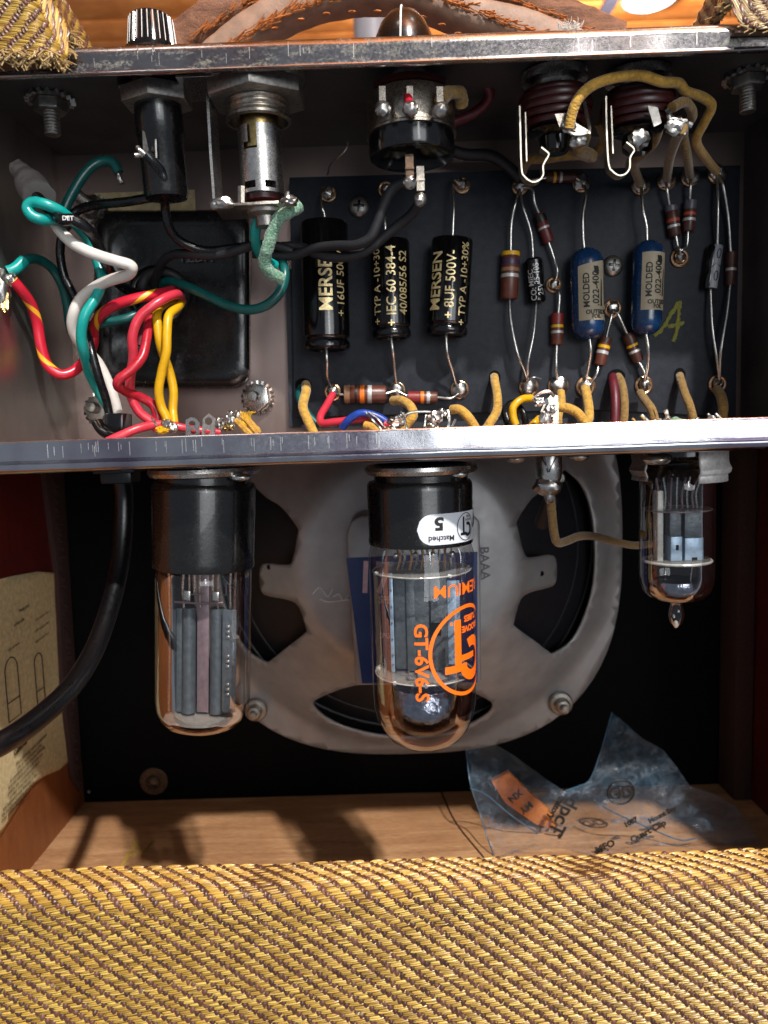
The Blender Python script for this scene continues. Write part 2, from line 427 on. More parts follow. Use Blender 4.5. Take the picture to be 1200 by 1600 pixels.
def tag(o, label=None, cat=None, group=None, kind=None):
    if label: o['label'] = label
    if cat: o['category'] = cat
    if group: o['group'] = group
    if kind: o['kind'] = kind
    return o
def thing(name, loc, label, cat, group=None, kind=None):
    o = bpy.data.objects.new(name, None); sc.collection.objects.link(o); o.location = loc; o.empty_display_size = .3
    WL[o.name] = Vector(loc); return tag(o, label, cat, group, kind)

# text as flat letter meshes
def glyphs(s, size, bold=0.0, sx=1.0, long=.12, align='CENTER'):
    cu = bpy.data.curves.new('t', 'FONT'); cu.body = s; cu.size = size; cu.offset = bold
    cu.align_x = align; cu.align_y = 'CENTER'; cu.resolution_u = 3
    ob = bpy.data.objects.new('t', cu); me = bpy.data.meshes.new_from_object(ob)
    bm = bmesh.new(); bm.from_mesh(me); bmesh.ops.triangulate(bm, faces=bm.faces[:])
    for _ in range(3):
        e = [x for x in bm.edges if x.calc_length() > long]
        if not e: break
        bmesh.ops.subdivide_edges(bm, edges=e, cuts=1); bmesh.ops.triangulate(bm, faces=bm.faces[:])
    bm.verts.index_update()
    v = [(x.co.x*sx, x.co.y) for x in bm.verts]; f = [tuple(q.index for q in x.verts) for x in bm.faces]
    bm.free(); bpy.data.objects.remove(ob); bpy.data.curves.remove(cu); bpy.data.meshes.remove(me)
    return v, f
def rot2(v, deg):
    a = math.radians(deg); c, s = math.cos(a), math.sin(a)
    return [(x*c-y*s, x*s+y*c) for x, y in v]
def on_cyl(mb, v, f, o, ax, r, up=(0, -1, 0), a0=0, h0=0):
    """u wraps round the cylinder (to the right seen from the camera), v goes against ax"""
    ax = nrm(ax); rf = Vector(up); rf = (rf-ax*rf.dot(ax)).normalized(); sd = Vector((1, 0, 0)); sd = (sd-ax*sd.dot(ax)-rf*sd.dot(rf)).normalized()
    out = []
    for u, w_ in v:
        a = a0+u/r; out.append(Vector(o)+ax*(h0-w_)+(rf*math.cos(a)+sd*math.sin(a))*r)
    return mb.add(out, f)
def cdt_fill(outer, holes=(), grid=0):
    """triangulate a 2D polygon with holes; optional interior grid points"""
    pts = []; faces = []
    for poly in [outer]+list(holes):
        o = len(pts); pts += [Vector(p) for p in poly]; faces.append(list(range(o, o+len(poly))))
    def inside(p, poly):
        c = False; n = len(poly); j = n-1
        for i in range(n):
            a, b = poly[i], poly[j]
            if (a[1] > p[1]) != (b[1] > p[1]) and p[0] < (b[0]-a[0])*(p[1]-a[1])/(b[1]-a[1])+a[0]: c = not c
            j = i
        return c
    if grid:
        xs = [p[0] for p in outer]; ys = [p[1] for p in outer]
        y = min(ys); k = 0
        while y < max(ys):
            x = min(xs)+(grid/2 if k % 2 else 0)
            while x < max(xs):
                if inside((x, y), outer) and not any(inside((x, y), h) for h in holes): pts.append(Vector((x, y)))
                x += grid
            y += grid*.87; k += 1
    edges = []
    for fc in faces: edges += [(fc[i], fc[(i+1) % len(fc)]) for i in range(len(fc))]
    v, e, f, *_ = delaunay_2d_cdt(pts, edges, [], 0, 1e-5)
    out = []
    for t in f:
        c = sum((v[i] for i in t), Vector((0, 0)))/len(t)
        if inside(c, outer) and not any(inside(c, h) for h in holes): out.append(tuple(t))
    return v, out

# weave: real threads laid on a surface given by mapf(s, t) -> position, normal
def weave(parent, mapf, s0, s1, t0, t1, P_=.48, rp=.093, dx=.12, hy=.05, ymat='ythread', seed=3):
    rg = np.random.RandomState(seed)
    def build(name, S, Tt, L, Wd, H, slope, mat, nl=6, nw=4, fn=mapf):
        n = len(S); a = np.linspace(-.5, .5, nl); b = np.linspace(-.5, .5, nw)
        A, B = np.meshgrid(a, b, indexing='ij')
        taper = np.sqrt(np.clip(1-(2*A*.93)**2, 0, 1))**.8
        s = S[:, None, None]+L[:, None, None]*A[None]+Wd[:, None, None]*B*taper*(-slope)*.0
        t = Tt[:, None, None]+Wd[:, None, None]*B[None]*taper+slope*L[:, None, None]*A[None]
        h = H[:, None, None]*(taper*(1-(2*B)**2*.85))[None]
        pos, nr = fn(s.ravel(), t.ravel()); pos = pos+nr*h.ravel()[:, None]
        base = np.arange(n)[:, None]*(nl*nw); q = []
        for i in range(nl-1):
            for k in range(nw-1):
                q.append([i*nw+k, (i+1)*nw+k, (i+1)*nw+k+1, i*nw+k+1])
        q = np.array(q)[None]+base[:, :, None]; q = q.reshape(-1, 4)
        me = bpy.data.meshes.new(name); o3 = np.array(WL[parent.name]); pos = pos-o3
        me.vertices.add(len(pos)); me.vertices.foreach_set('co', pos.astype(np.float32).ravel())
        me.loops.add(q.size); me.loops.foreach_set('vertex_index', q.ravel().astype(np.int32))
        me.polygons.add(len(q)); me.polygons.foreach_set('loop_start', (np.arange(len(q))*4).astype(np.int32))
        me.polygons.foreach_set('loop_total', np.full(len(q), 4, np.int32))
        me.update(calc_edges=True); me.polygons.foreach_set('use_smooth', [True]*len(q))
        at = me.attributes.new('rnd', 'FLOAT', 'POINT'); at.data.foreach_set('value', np.repeat(rg.rand(n), nl*nw).astype(np.float32))
        me.materials.append(M[mat]); ob = bpy.data.objects.new(name, me); sc.collection.objects.link(ob)
        ob.parent = parent; ob['kind'] = 'stuff'; WL[ob.name] = WL[parent.name]; return ob
    rows = np.arange(int((t1-t0)/rp)); ks = np.arange(-int((t1-t0)/rp*dx/P_)-2, int((s1-s0)/P_)+2)
    R_, K_ = np.meshgrid(rows, ks, indexing='ij'); R_ = R_.ravel(); K_ = K_.ravel()
    S = s0+K_*P_+R_*dx+.006*rg.randn(len(R_))+.015*np.sin(R_*.13+.4*np.sin(K_*.21))+.02*np.sin(R_*.31); Tt = t0+R_*rp+.006*rg.randn(len(R_))
    ok = (S > s0) & (S < s1); S = S[ok]; Tt = Tt[ok]; n = len(S)
    ly = P_-.14*(P_/.48)
    S2 = np.concatenate([S, S]); T2 = np.concatenate([Tt-.023, Tt+.023]); m = len(S2)
    build('yellow_thread', S2+.01*rg.randn(m), T2+.004*rg.randn(m), ly*(1+.07*rg.randn(m)), .060*(1+.12*rg.randn(m)), hy*(1+.15*rg.randn(m)), -.11, ymat)
    # brown knots between the floats: short, steep
    nb = len(S); a = S+P_/2
    B_s = a; B_t = Tt+rp*.25
    # swapped roles: the long side of a knot runs down the cloth
    build('brown_thread', B_t, B_s+.006*rg.randn(nb), (.165)*(1+.12*rg.randn(nb)), .15*(P_/.48)*(1+.1*rg.randn(nb)), (hy+.012)*(1+.12*rg.randn(nb)), -.08, 'bthread', fn=lambda a, b: mapf(b, a))

# =================================================================== THE ROOM BEHIND
cg = thing('ceiling', (0, 0, 150), None, None, None, 'structure')
pmsh = MB(); box(pmsh, (0, 0, 150.8), (620, 13.7, 1.6), None, .25)
first = None
for i, y in enumerate(np.arange(-90, 560, 14.2)):
    if first is None:
        first = link('plank', pmsh, M['ceil'], cg, origin=(0, 0, 150)); first.location = (0, y, 0)
    else:
        o = first.copy(); sc.collection.objects.link(o); o.location = (RND.uniform(-60, 60), y, RND.uniform(-.15, .15))
mb = MB(); span(mb, (-320, -98, 152), (320, 570, 153)); link('ceiling_backing', mb, M['beam'], cg)
# dark beams running away from the camera, seen top right
a = P(928, 45, 225); b = P(958, -5, 225)
for xs, lb in ((92, 'dark grey ceiling beam slanting across the orange boards at upper right'),):
    p0 = PZ(922, 58, 148.5); p1 = PZ(962, -6, 148.5)
    d = (p1-p0).normalized(); mb = MB()
    sd = Vector((-d.y, d.x, 0)); q = [p0-d*60, p1+d*120]
    v = [q[0]+sd*2.2, q[0]-sd*2.2, q[1]-sd*2.2, q[1]+sd*2.2]
    mb.add(v+[x+Vector((0, 0, 3)) for x in v], [(3, 2, 1, 0), (4, 5, 6, 7), (0, 1, 5, 4), (1, 2, 6, 5), (2, 3, 7, 6), (3, 0, 4, 7)])
    tag(link('ceiling_beam', mb, M['beam'], smooth=False), lb, 'beam')
def pendant(c, r, label, grp=True):
    t = thing('ceiling_lamp', c, label, 'lamp', 'round ceiling lamps' if grp else None)
    mb = MB(); lathe(mb, [(r*.2, 4), (r*.55, 3.2), (r, .6), (r*1.03, 0), (r*.97, -.1), (r*.95, .5), (r*.5, 2.9)], c, (0, 0, 1), 40); link('lamp_shade', mb, M['duct'], t)
    mb = MB(); lathe(mb, [(0, .35), (r*.9, .35), (r*.9, .55), (0, .55)], c, (0, 0, 1), 40); link('lamp_diffuser', mb, M['lamp'], t)
pendant(PZ(1016, -2, 144), 9.0, 'bright round ceiling lamp glowing above the right end of the chassis')
pendant(Vector((-40, -60, 146)), 14, 'round ceiling lamp overhead in front of the amplifier')
pendant(Vector((60, -20, 146)), 12, 'round ceiling lamp overhead to the right of the amplifier')
# grey pipe behind the handle
c0 = P(583, 80, 150); mb = MB()
lathe(mb, [(3.9, -30), (3.9, 8), (4.2, 8.2), (4.2, 9.2), (3.9, 9.4), (3.9, 60)], c0, (0, 0, 1), 40)
tag(link('grey_pipe', mb, M['duct']), 'blurred grey vertical pipe in the room behind the leather handle', 'pipe')
mb = MB(); span(mb, (-320, 560, -120), (320, 563, 152)); tag(link('room_wall', mb, M['ceil'], smooth=False), None, None, None, 'structure')

# =================================================================== CABINET
YB = 16.0
zfl = P(640, 1239, YB).z
xl = P(131, 1240, YB).x; xr = P(1150, 1180, YB).x
zt0, zt1 = 10.35, 11.6
cab = thing('amplifier_cabinet', (0, 8, zfl-1.8), 'tweed covered amplifier cabinet with open back, pine floor and black speaker baffle', 'amplifier cabinet')
mb = MB(); span(mb, (xl, -2.3, zfl-1.8), (xr, YB+1.4, zfl)); link('floor_board', mb, M['woodfloor'], cab)
mb = MB(); span(mb, (xl-1.8, -2.3, zfl-1.8), (xl, YB+1.5, zt1), .03); link('side_panel', mb, M['woodside'], cab)
mb = MB(); span(mb, (xr, -2.3, zfl-1.8), (xr+1.8, YB+1.5, zt1), .03); tag(link('side_panel', mb, M['woodred'], cab), 'dark red side panel')
mb = MB(); span(mb, (xl, YB, zfl+.004), (xr, YB+1.2, zt0)); link('baffle_board', mb, M['baffle'], cab)
mb = MB(); span(mb, (xl, 7.4, zt0), (xr, YB+1.5, zt1), .1); link('top_panel', mb, M['woodred'], cab)
# red stained upper part of the left wall, a thin veneer
pts = [PX(-60, 650, xl+.06), PX(98, 650, xl+.06), PX(106, 940, xl+.06), PX(-60, 980, xl+.06)]
mb = MB(); prism(mb, [(p.y, p.z) for p in pts], (xl-.01, 0, 0), (0, 1, 0), (0, 0, 1), (.06, 0, 0)); link('stained_veneer', mb, M['woodred'], cab, smooth=False)
pts = [PX(66, 700, xl+.3), PX(99, 700, xl+.3), PX(110, 890, xl+.3), PX(124, 1120, xl+.3), PX(131, 1238, xl+.3), PX(117, 1215, xl+.3), PX(100, 1080, xl+.3), PX(92, 900, xl+.3)]
mb = MB(); prism(mb, [(p.y, p.z) for p in pts], (xl+.01, 0, 0), (0, 1, 0), (0, 0, 1), (.28, 0, 0), .06); link('lining_strip', mb, M['felt'], cab)
mb = MB()
for i in range(120):       # frayed edge of the lining strip
    t = i/120; p = P(99+t*32, 742+t*480, 14.6); p.x = xl+.25
    tube(mb, [p, p+Vector((RND.uniform(.05, .3), RND.uniform(-.2, .1), RND.uniform(-.25, .05)))], .035, 5, False)
tag(link('frayed_edge', mb, M['felt'], cab), None, None, None, 'stuff')
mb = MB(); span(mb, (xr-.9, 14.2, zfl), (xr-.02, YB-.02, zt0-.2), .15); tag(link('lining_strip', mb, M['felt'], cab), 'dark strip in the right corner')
# floor cracks (gaps between boards) and crayon mark
for a, b in (((690, 1238), (760, 1345)),):
    mb = MB(); tube(mb, [PZ(*a, zfl+.005), PZ(712, 1285, zfl+.005), PZ(*b, zfl+.005)], .05, 6, True, .3); link('board_gap', mb, M['dbrown'], cab)
mb = MB()
for pts in ([(192, 1352), (200, 1335), (212, 1322), (209, 1313)], [(214, 1334), (226, 1330), (236, 1318), (244, 1312)], [(200, 1338), (214, 1334)]):
    tube(mb, [PZ(x, y, zfl+.02) for x, y in pts], .09, 6, True, .2, jit=.6)
tag(link('crayon_mark', mb, M['floorcrayon'], cab), 'yellow crayon squiggle')
# tweed covered lower back panel
ztp = P(600, 1337, -.9).z
bp = thing('back_panel', (0, -1.6, zfl-1.8), 'lower back panel wrapped in yellow and brown tweed cloth across the bottom of the picture', 'back panel')
R0 = .42; FL = .75; yF = -2.35
def map_panel(s, t):
    s = np.asarray(s); t = np.asarray(t)
    y = np.empty_like(t); z = np.empty_like(t); ny = np.empty_like(t); nz = np.empty_like(t)
    a = t < FL; y[a] = yF+R0+(FL-t[a]); z[a] = ztp; ny[a] = 0; nz[a] = 1
    arc = R0*PI/2; b = (~a) & (t < FL+arc); th = (t[b]-FL)/R0
    y[b] = yF+R0-R0*np.sin(th); z[b] = ztp-R0+R0*np.cos(th); ny[b] = -np.sin(th); nz[b] = np.cos(th)
    c = t >= FL+arc; y[c] = yF; z[c] = ztp-R0-(t[c]-FL-arc); ny[c] = -1; nz[c] = 0
    wv = .02*np.sin(s*.8+1)+.014*np.sin(s*2.3)
    z = z+wv*(t < 2)
    return np.stack([s, y, z], 1), np.stack([0*s, ny, nz], 1)
mb = MB(); n = 12
prof = [(yF+R0+FL, ztp-.6), (yF+R0+FL, ztp)]+[(yF+R0-R0*math.sin(k*PI/2/n), ztp-R0+R0*math.cos(k*PI/2/n)) for k in range(n+1)]+[(yF, zfl-1.8), (yF+R0+FL, zfl-1.8)]
prism(mb, prof, (-13.2, 0, 0), (0, 1, 0), (0, 0, 1), (26.4, 0, 0)); link('board', mb, M['clothbase'], bp)
weave(bp, map_panel, -13.1, 13.1, 0, 6.0)

# cloth wrapped corners of the cut-out at the top
def corner(pa, pb, yf, sgn, label, seed, ymat):
    """cloth wrapped end of the upper back panel: front face, rounded edge, side face going back"""
    E = (pb-pa).normalized(); t = thing('tweed_corner', pa, label, 'cabinet corner', 'cloth wrapped cabinet corners above the chassis')
    Lf, r0, Ls, e = 3.6, .45, 2.6, .16
    A = np.array(pa); Ev = np.array(E)
    def mp(s, q):
        s = np.asarray(s, float); q = np.asarray(q, float)
        x = np.empty_like(s); y = np.empty_like(s); nx = np.empty_like(s); ny = np.empty_like(s)
        arc = r0*PI/2; a = s < Lf; b = (s >= Lf) & (s < Lf+arc); c = s >= Lf+arc
        x[a] = -(Lf-s[a])-r0; y[a] = 0; nx[a] = 0; ny[a] = -1
        th = (s[b]-Lf)/r0; x[b] = -r0+r0*np.sin(th); y[b] = r0-r0*np.cos(th); nx[b] = np.sin(th); ny[b] = -np.cos(th)
        x[c] = 0; y[c] = r0+(s[c]-Lf-arc); nx[c] = 1; ny[c] = 0
        th = np.clip(q/e, 0, PI/2); up = np.where(q > e*PI/2, q-e*PI/2, 0)
        sh = e*(np.sin(th)-1)
        X = (x+nx*sh)*sgn; Y = y+ny*sh; Zz = e*(1-np.cos(th))
        yw = yf+Y; lift = .78*np.clip((yw+.30)/.26, 0, 1); Zz = Zz+lift
        wob = .05*np.sin(q*2.1+s*.7)+.03*np.sin(s*3)
        pos = np.stack([X+nx*sgn*wob, Y+ny*wob, Zz], 1)+A[None]+Ev[None]*up[:, None]
        n = np.stack([nx*sgn*np.sin(th), ny*np.sin(th), -np.cos(th)*.9], 1)
        return pos, n/np.linalg.norm(n, axis=1)[:, None]
    ST = Lf+r0*PI/2+Ls
    mb = MB(); ss = np.linspace(0, ST, 60); tt = [0, .06, .12, .18, .25, .6, 1.2, 2.0, 3.2]
    for q in tt: mb.v += [Vector(v) for v in mp(ss, np.full_like(ss, q))[0]]
    for i in range(len(tt)-1):
        for k in range(59): mb.f.append((i*60+k, i*60+k+1, (i+1)*60+k+1, (i+1)*60+k)); mb.uv.append(None)
    x0_, x1_ = sorted((pa.x-sgn*.1, pa.x-sgn*Lf)); span(mb, (x0_, yf+.12, pa.z+.01), (x1_, -.04, pa.z+.06))
    link('padding', mb, M['clothbase'], t)
    weave(t, mp, 0, ST, .02, 3.1, P_=.40, rp=.085, dx=.10, seed=seed, ymat=ymat)
    mb = MB(); rr = random.Random(seed)
    for k in range(260 if seed == 5 else 90):
        p, n = mp([rr.uniform(2.2, ST-1.2)], [rr.uniform(0, .25)]); p = Vector(p[0]); n = Vector(n[0])
        L = rr.uniform(.12, .4)*(1 if seed == 5 else .6); tube(mb, [p, p+Vector((rr.uniform(-.1, .1), 0, -.02))+n*L*.3, p+Vector((rr.uniform(-.2, .2), 0, -L*.4))+n*L*.4], rr.uniform(.01, .022), 4, False)
    tag(link('frayed_thread', mb, M['ythread2'], t), None, None, None, 'stuff')
corner(P(92, 86, -.75), P(40, -8, -.75), -.75, 1, 'frayed yellow tweed wrapped cabinet corner above the left end of the chassis', 5, 'ythread')
corner(P(1146, 48, -.35), P(1172, -6, -.35), -.35, -1, 'pale tweed wrapped cabinet corner above the right end of the chassis', 6, 'ythread2')

# paper tube chart glued to the left wall
xw = xl+.075
out = [(-40, 915), (20, 900), (58, 893), (100, 896), (103, 990), (107, 1090), (113, 1187), (92, 1203), (70, 1212), (50, 1228), (32, 1252), (15, 1283), (0, 1306), (-20, 1330), (-60, 1380), (-60, 1000)]
pp = [PX(x, y, xw) for x, y in out]
t = thing('tube_chart_paper', min(pp, key=lambda p: p.z), 'torn cream paper tube chart glued to the left inner wall behind the power cable', 'paper label')
vv, ff = cdt_fill([(p.y, p.z) for p in pp], grid=.6); mb = MB()
mb.add([(xw+.04*mnoise.noise(Vector((a*.6, b*.6, 3))), a, b) for a, b in vv], ff); o = link('paper', mb, M['tan'], t)
md = o.modifiers.new('thick', 'SOLIDIFY'); md.thickness = .02; md.offset = -1
mb = MB()
def on_wall(mb, s, px, py, hpx, deg=0, bold=0.005):
    mb = MB()
    c = PX(px, py, xw+.07); k = cm(1, c.y)*hpx
    v, f = glyphs(s, k*1.3, bold, 1.0, 9); v = rot2(v, deg)
    mb.add([(xw+.07, c.y+a, c.z+b) for a, b in v], f); link('printed_text', mb, M['ink'], t, smooth=False)
on_wall(mb, 'Production', 38, 950, 6, 4, .002); on_wall(mb, 'of this tube', 30, 972, 6, 4, .002); on_wall(mb, 'right of chassis', 22, 1010, 5, 4, .002)
for i in range(3): on_wall(mb, 'tube location chart', 66, 962+i*17, 5, 3, .001)
on_wall(mb, 'California', 32, 1168, 9, 4, .012)
words = 'this product is manufactured under one or more of the following patents and licensed for'.split()
for i in range(9):
    on_wall(mb, ' '.join(RND.sample(words, 6)), 50-i*3, 1170+i*11, 6, 2, .003)
for cx, cy, w_, h_ in ((20, 1075, 22, 100), (62, 1060, 16, 92)):
    mb = MB(); c = PX(cx, cy, xw+.08); kw = .42*w_/20*2.2; kh = cm(h_, c.y)
    pts = [(-kw/2, -kh/2), (-kw/2, kh*.3)]+[(-kw/2*math.cos(a), kh*.3+kw/2*math.sin(a)) for a in np.linspace(.2, PI-.2, 7)]+[(kw/2, kh*.3), (kw/2, -kh/2), (-kw/2, -kh/2)]
    tube(mb, [(xw+.08, c.y+a, c.z+b) for a, b in pts], .022, 4, False)
    link('tube_outline', mb, M['ink'], t); mb = MB()
    tube(mb, [(xw+.08, c.y-kw/2, c.z-kh*.2), (xw+.08, c.y+kw/2, c.z-kh*.2)], .022, 4, False); link('tube_outline', mb, M['ink'], t)

# screws on the baffle
def washer_screw(px, py, Y, rp, label, mat='rust', cat='screw', grp=None):
    c = P(px, py, Y); r = cm(rp, Y); t = thing('washer_screw', c, label, cat, grp)
    mb = MB(); lathe(mb, [(r*.5, 0), (r*.96, 0), (r, .03), (r, .08), (r*.93, .12), (r*.5, .12)], c, (0, -1, 0), 32, ref=(0, 0, 1)); link('washer', mb, M[mat], t)
    mb = MB(); lathe(mb, [(0, .45), (r*.18, .44), (r*.42, .34), (r*.52, .2), (r*.52, .1)][::-1], c, (0, -1, 0), 24, ref=(0, 0, 1)); link('screw_head', mb, M[mat], t)
    mb = MB(); box(mb, c+Vector((0, -.42, 0)), (r*.7, .12, r*.13), Matrix.Rotation(.5, 3, 'Y')); link('slot', mb, M['blackpl'], t, smooth=False)
washer_screw(241, 1220, YB-.02, 23, 'rusty screw with round washer low on the black baffle, left of the speaker')
mb = MB(); blob(mb, P(139, 1237, 15.7), .09, 2, .2); tag(link('staple', mb, M['steel']), 'tiny bright staple head in the lower left corner of the cabinet', 'staple')

# =================================================================== SPEAKER
sx, Yr = 634, 15.4
cS = P(634, 853, Yr)
Rrim = cm(341, Yr)
def ysp(r):                    # depth of the basket surface at radius r
    k = r/Rrim
    if k > .97: return Yr
    if k > .88: return Yr-.9*(.97-k)/.09
    if k > .45: return Yr-.9-3.6*(.88-k)/.43
    return Yr-4.5-.5*(.45-k)/.45
def sp_xz(px, py):             # picture point to basket plane coordinates
    Y = Yr-2
    for _ in range(12):
        p = P(px, py, Y); r = math.hypot(p.x-cS.x, p.z-cS.z); Y = ysp(r)*.6+Y*.4
    return (p.x-cS.x, p.z-cS.z)
right = [(885, 733), (910, 757), (925, 797), (931, 850), (929, 910), (916, 960), (896, 1000), (868, 1021), (857, 1018), (840, 1005), (806, 980), (804, 970), (813, 938), (828, 926), (858, 918), (867, 912), (870, 900), (869, 874), (860, 867), (830, 871), (819, 864), (809, 825), (809, 812), (830, 780), (850, 765), (866, 748)]
right = [sp_xz(*p) for p in right]
left = [(-a, b) for a, b in right][::-1]
bottom = [sp_xz(*p) for p in [(489, 1100), (500, 1090), (555, 1071), (634, 1066), (705, 1071), (760, 1092), (770, 1106), (755, 1122), (720, 1140), (680, 1150), (634, 1153), (585, 1149), (535, 1136), (505, 1120), (492, 1108)]][::-1]
bottom = [((a-bottom[len(bottom)-1-i][0])/2 if False else a, b) for i, (a, b) in enumerate(bottom)]
czc = sum(b for a, b in right)/len(right)
top = [(a, 2*czc*.5-b+.0) for a, b in bottom][::-1]
def smoothpoly(p):
    q = resample([Vector((p[i % len(p)][0], p[i % len(p)][1], 0)) for i in range(len(p)+1)], sub=3)[:-1]
    return [(v.x, v.y) for v in q]
right, left, bottom, top = map(smoothpoly, (right, left, bottom, top))
# outline: round with four slightly flattened lobes like a stamped frame
outl = []
for k in range(96):
    a = 2*PI*k/96; rr = Rrim*(abs(math.cos(a))**2.7+abs(math.sin(a))**2.7)**(-1/2.7)
    outl.append((rr*math.cos(a), rr*math.sin(a)))
vv, ff = cdt_fill(outl, [right, left, bottom, top], grid=.42)
spk = thing('loudspeaker', cS, 'round grey loudspeaker basket with dark openings, mounted on the black baffle', 'loudspeaker')
mb = MB(); mb.add([(cS.x+a, ysp(math.hypot(a, b)), cS.z+b) for a, b in vv], ff)
o = link('basket', mb, M['speaker'], spk, ang=60); md = o.modifiers.new('thick', 'SOLIDIFY'); md.thickness = .12; md.offset = -1
mb = MB(); lathe(mb, [(Rrim*.93, 0.2), (Rrim*.86, 1.0), (Rrim*.55, 3.0), (Rrim*.3, 4.2), (0, 4.3)], (cS.x, Yr+.9, cS.z), (0, -1, 0), 64, ref=(0, 0, 1)); link('paper_cone', mb, M['cone'], spk)
for rr_, yy in ((Rrim*.86, -.1), (Rrim*.78, -.55), (Rrim*.70, -1.0)):
    mb = MB(); torus(mb, (cS.x, Yr+yy, cS.z), rr_, .09, (0, 1, 0), 72, 8); link('cone_ridge', mb, M['cone'], spk)
for px, py in ((400, 1108), (876, 1098), (392, 740), (868, 745)):
    c = P(px, py, Yr-.1); mb = MB(); r = cm(19, Yr)
    lathe(mb, [(r*.5, 0), (r, 0), (r, .12), (r*.9, .2), (r*.62, .22), (r*.62, .55), (r*.5, .62), (r*.3, .64), (r*.3, 1.0), (0, 1.02)], c, (0, -1, 0), 24, ref=(0, 0, 1)); link('mounting_bolt', mb, M['dullsteel'], spk)
for px, py in ((846, 896), (421, 886)):
    q = sp_xz(px, py); mb = MB(); lathe(mb, [(.11, 0), (.11, .03), (0, .03)], (cS.x+q[0], ysp(math.hypot(*q))-.0, cS.z+q[1]), (0, -1, 0), 16, ref=(0, 0, 1)); link('rivet_hole', mb, M['baffle'], spk)
# magnet bracket with blue label
def bracket_pt(px, py, Y): p = P(px, py, Y); return p
mbr = MB(); yM = 8.6
poly = [(541, 836), (548, 815), (562, 806), (735, 800), (750, 815), (752, 1068), (556, 1072)]
pl = [P(x, y, yM) for x, y in poly]
prism(mbr, [(p.x, p.z) for p in pl], (0, yM, 0), (1, 0, 0), (0, 0, 1), (0, 2.6, 0), .12); link('magnet_bracket', mbr, M['speaker'], spk)
pl = [P(x, y, yM-.03) for x, y in [(541, 872), (746, 862), (746, 1066), (566, 1068)]]
mb = MB(); prism(mb, [(p.x, p.z) for p in pl], (0, yM-.03, 0), (1, 0, 0), (0, 0, 1), (0, .02, 0)); lab = link('blue_label', mb, M['bluelabel'], spk, smooth=False)
def on_plane_(mb, s, px, py, Y, hpx, deg=0, bold=0.0, sx=1.0):
    c = P(px, py, Y); k = cm(hpx, Y); v, f = glyphs(s, k*1.38, bold, sx, 9); v = rot2(v, deg)
    return mb.add([(c.x+a, Y, c.z+b) for a, b in v], f)
def on_plane(mb, *a, **k): m_ = MB(); on_plane_(m_, *a, **k); link('printed_text', m_, M['pinkink'], lab, smooth=False)
mb = MB(); on_plane(mb, '17', 585, 905, yM-.045, 52, -4, .03, .8); on_plane(mb, 'SPEC', 606, 938, yM-.045, 12, -4, .01, .8); on_plane(mb, 'SPEAKER', 612, 994, yM-.045, 9, -4, .005, .8)
mb = MB(); on_plane_(mb, 'BAAA', 757, 880, 10.2, 15, -88, .01); link('stamped_text', mb, M['b_grey'], spk)
mb = MB()
for pts in ([(488, 928), (500, 918), (512, 932), (520, 920)], [(520, 932), (530, 928), (536, 938), (545, 930)], [(500, 936), (515, 940), (546, 936)]):
    tube(mb, [Vector((cS.x+sp_xz(x, y)[0], ysp(math.hypot(*sp_xz(x, y)))-.03, cS.z+sp_xz(x, y)[1])) for x, y in pts], .03, 4)
link('scratched_mark', mb, M['sticker'], spk)

# =================================================================== CHASSIS
YW = 6.9                      # back wall
ztop = P(600, 62, 0).z        # inner face of the top panel
zlip = P(600, 101, 0).z
zlo1 = P(600, 671, 0).z; zlom = P(600, 704, 0).z; zlo = P(600, 722, 0).z
xcl = P(104, 420, YW).x; xcr = P(1160, 420, YW).x
ch = thing('amplifier_chassis', (0, YW/2, zlo), 'worn steel amplifier chassis open towards the viewer between two scratched lips', 'chassis')
mb = MB(); span(mb, (xl+.03, YW, zlo), (xr-.03, YW+.12, ztop)); link('back_wall', mb, M['wall'], ch, smooth=False)
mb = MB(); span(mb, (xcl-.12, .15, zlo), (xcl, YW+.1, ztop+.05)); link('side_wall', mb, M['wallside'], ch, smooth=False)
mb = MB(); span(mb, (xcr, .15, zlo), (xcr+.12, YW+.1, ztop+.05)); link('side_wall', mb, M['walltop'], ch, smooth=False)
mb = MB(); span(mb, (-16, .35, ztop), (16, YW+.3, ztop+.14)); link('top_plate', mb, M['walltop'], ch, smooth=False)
mb = MB(); span(mb, (-16, .3, zlo), (16, YW+.3, zlo+.13)); link('bottom_plate', mb, M['wall'], ch, smooth=False)
def lip(prof, name, mat, x0=-16, x1=16):
    mb = MB(); n = 160; m = len(prof)
    for i in range(n+1):
        x = x0+(x1-x0)*i/n
        for (y, z) in prof:
            d = .012*mnoise.noise(Vector((x*1.3, y*4, z*4)))+.0015*mnoise.noise(Vector((x*5, y*9, z*9)))
            mb.v.append(Vector((x, y+d, z+d)))
    for i in range(n):
        for k in range(m):
            mb.f.append((i*m+k, (i+1)*m+k, (i+1)*m+(k+1) % m, i*m+(k+1) % m)); mb.uv.append(None)
    return link(name, mb, M[mat], ch, ang=50)
zb = P(600, 67, 0).z
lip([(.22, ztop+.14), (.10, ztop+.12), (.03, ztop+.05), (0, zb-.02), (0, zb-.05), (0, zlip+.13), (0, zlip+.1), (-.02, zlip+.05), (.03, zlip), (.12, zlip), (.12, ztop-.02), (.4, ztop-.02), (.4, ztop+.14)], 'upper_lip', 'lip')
lip([(.12, zlo1), (.03, zlo1), (0, zlo1-.04), (0, zlo1-.07), (0, zlom+.06), (0, zlom+.03), (.05, zlom), (.06, zlom-.03), (-.03, zlom-.07), (-.04, zlom-.13), (.03, zlo+.06), (.16, zlo), (.4, zlo-.01), (.4, zlo+.12), (.14, zlo+.13)], 'lower_lip', 'liplow')
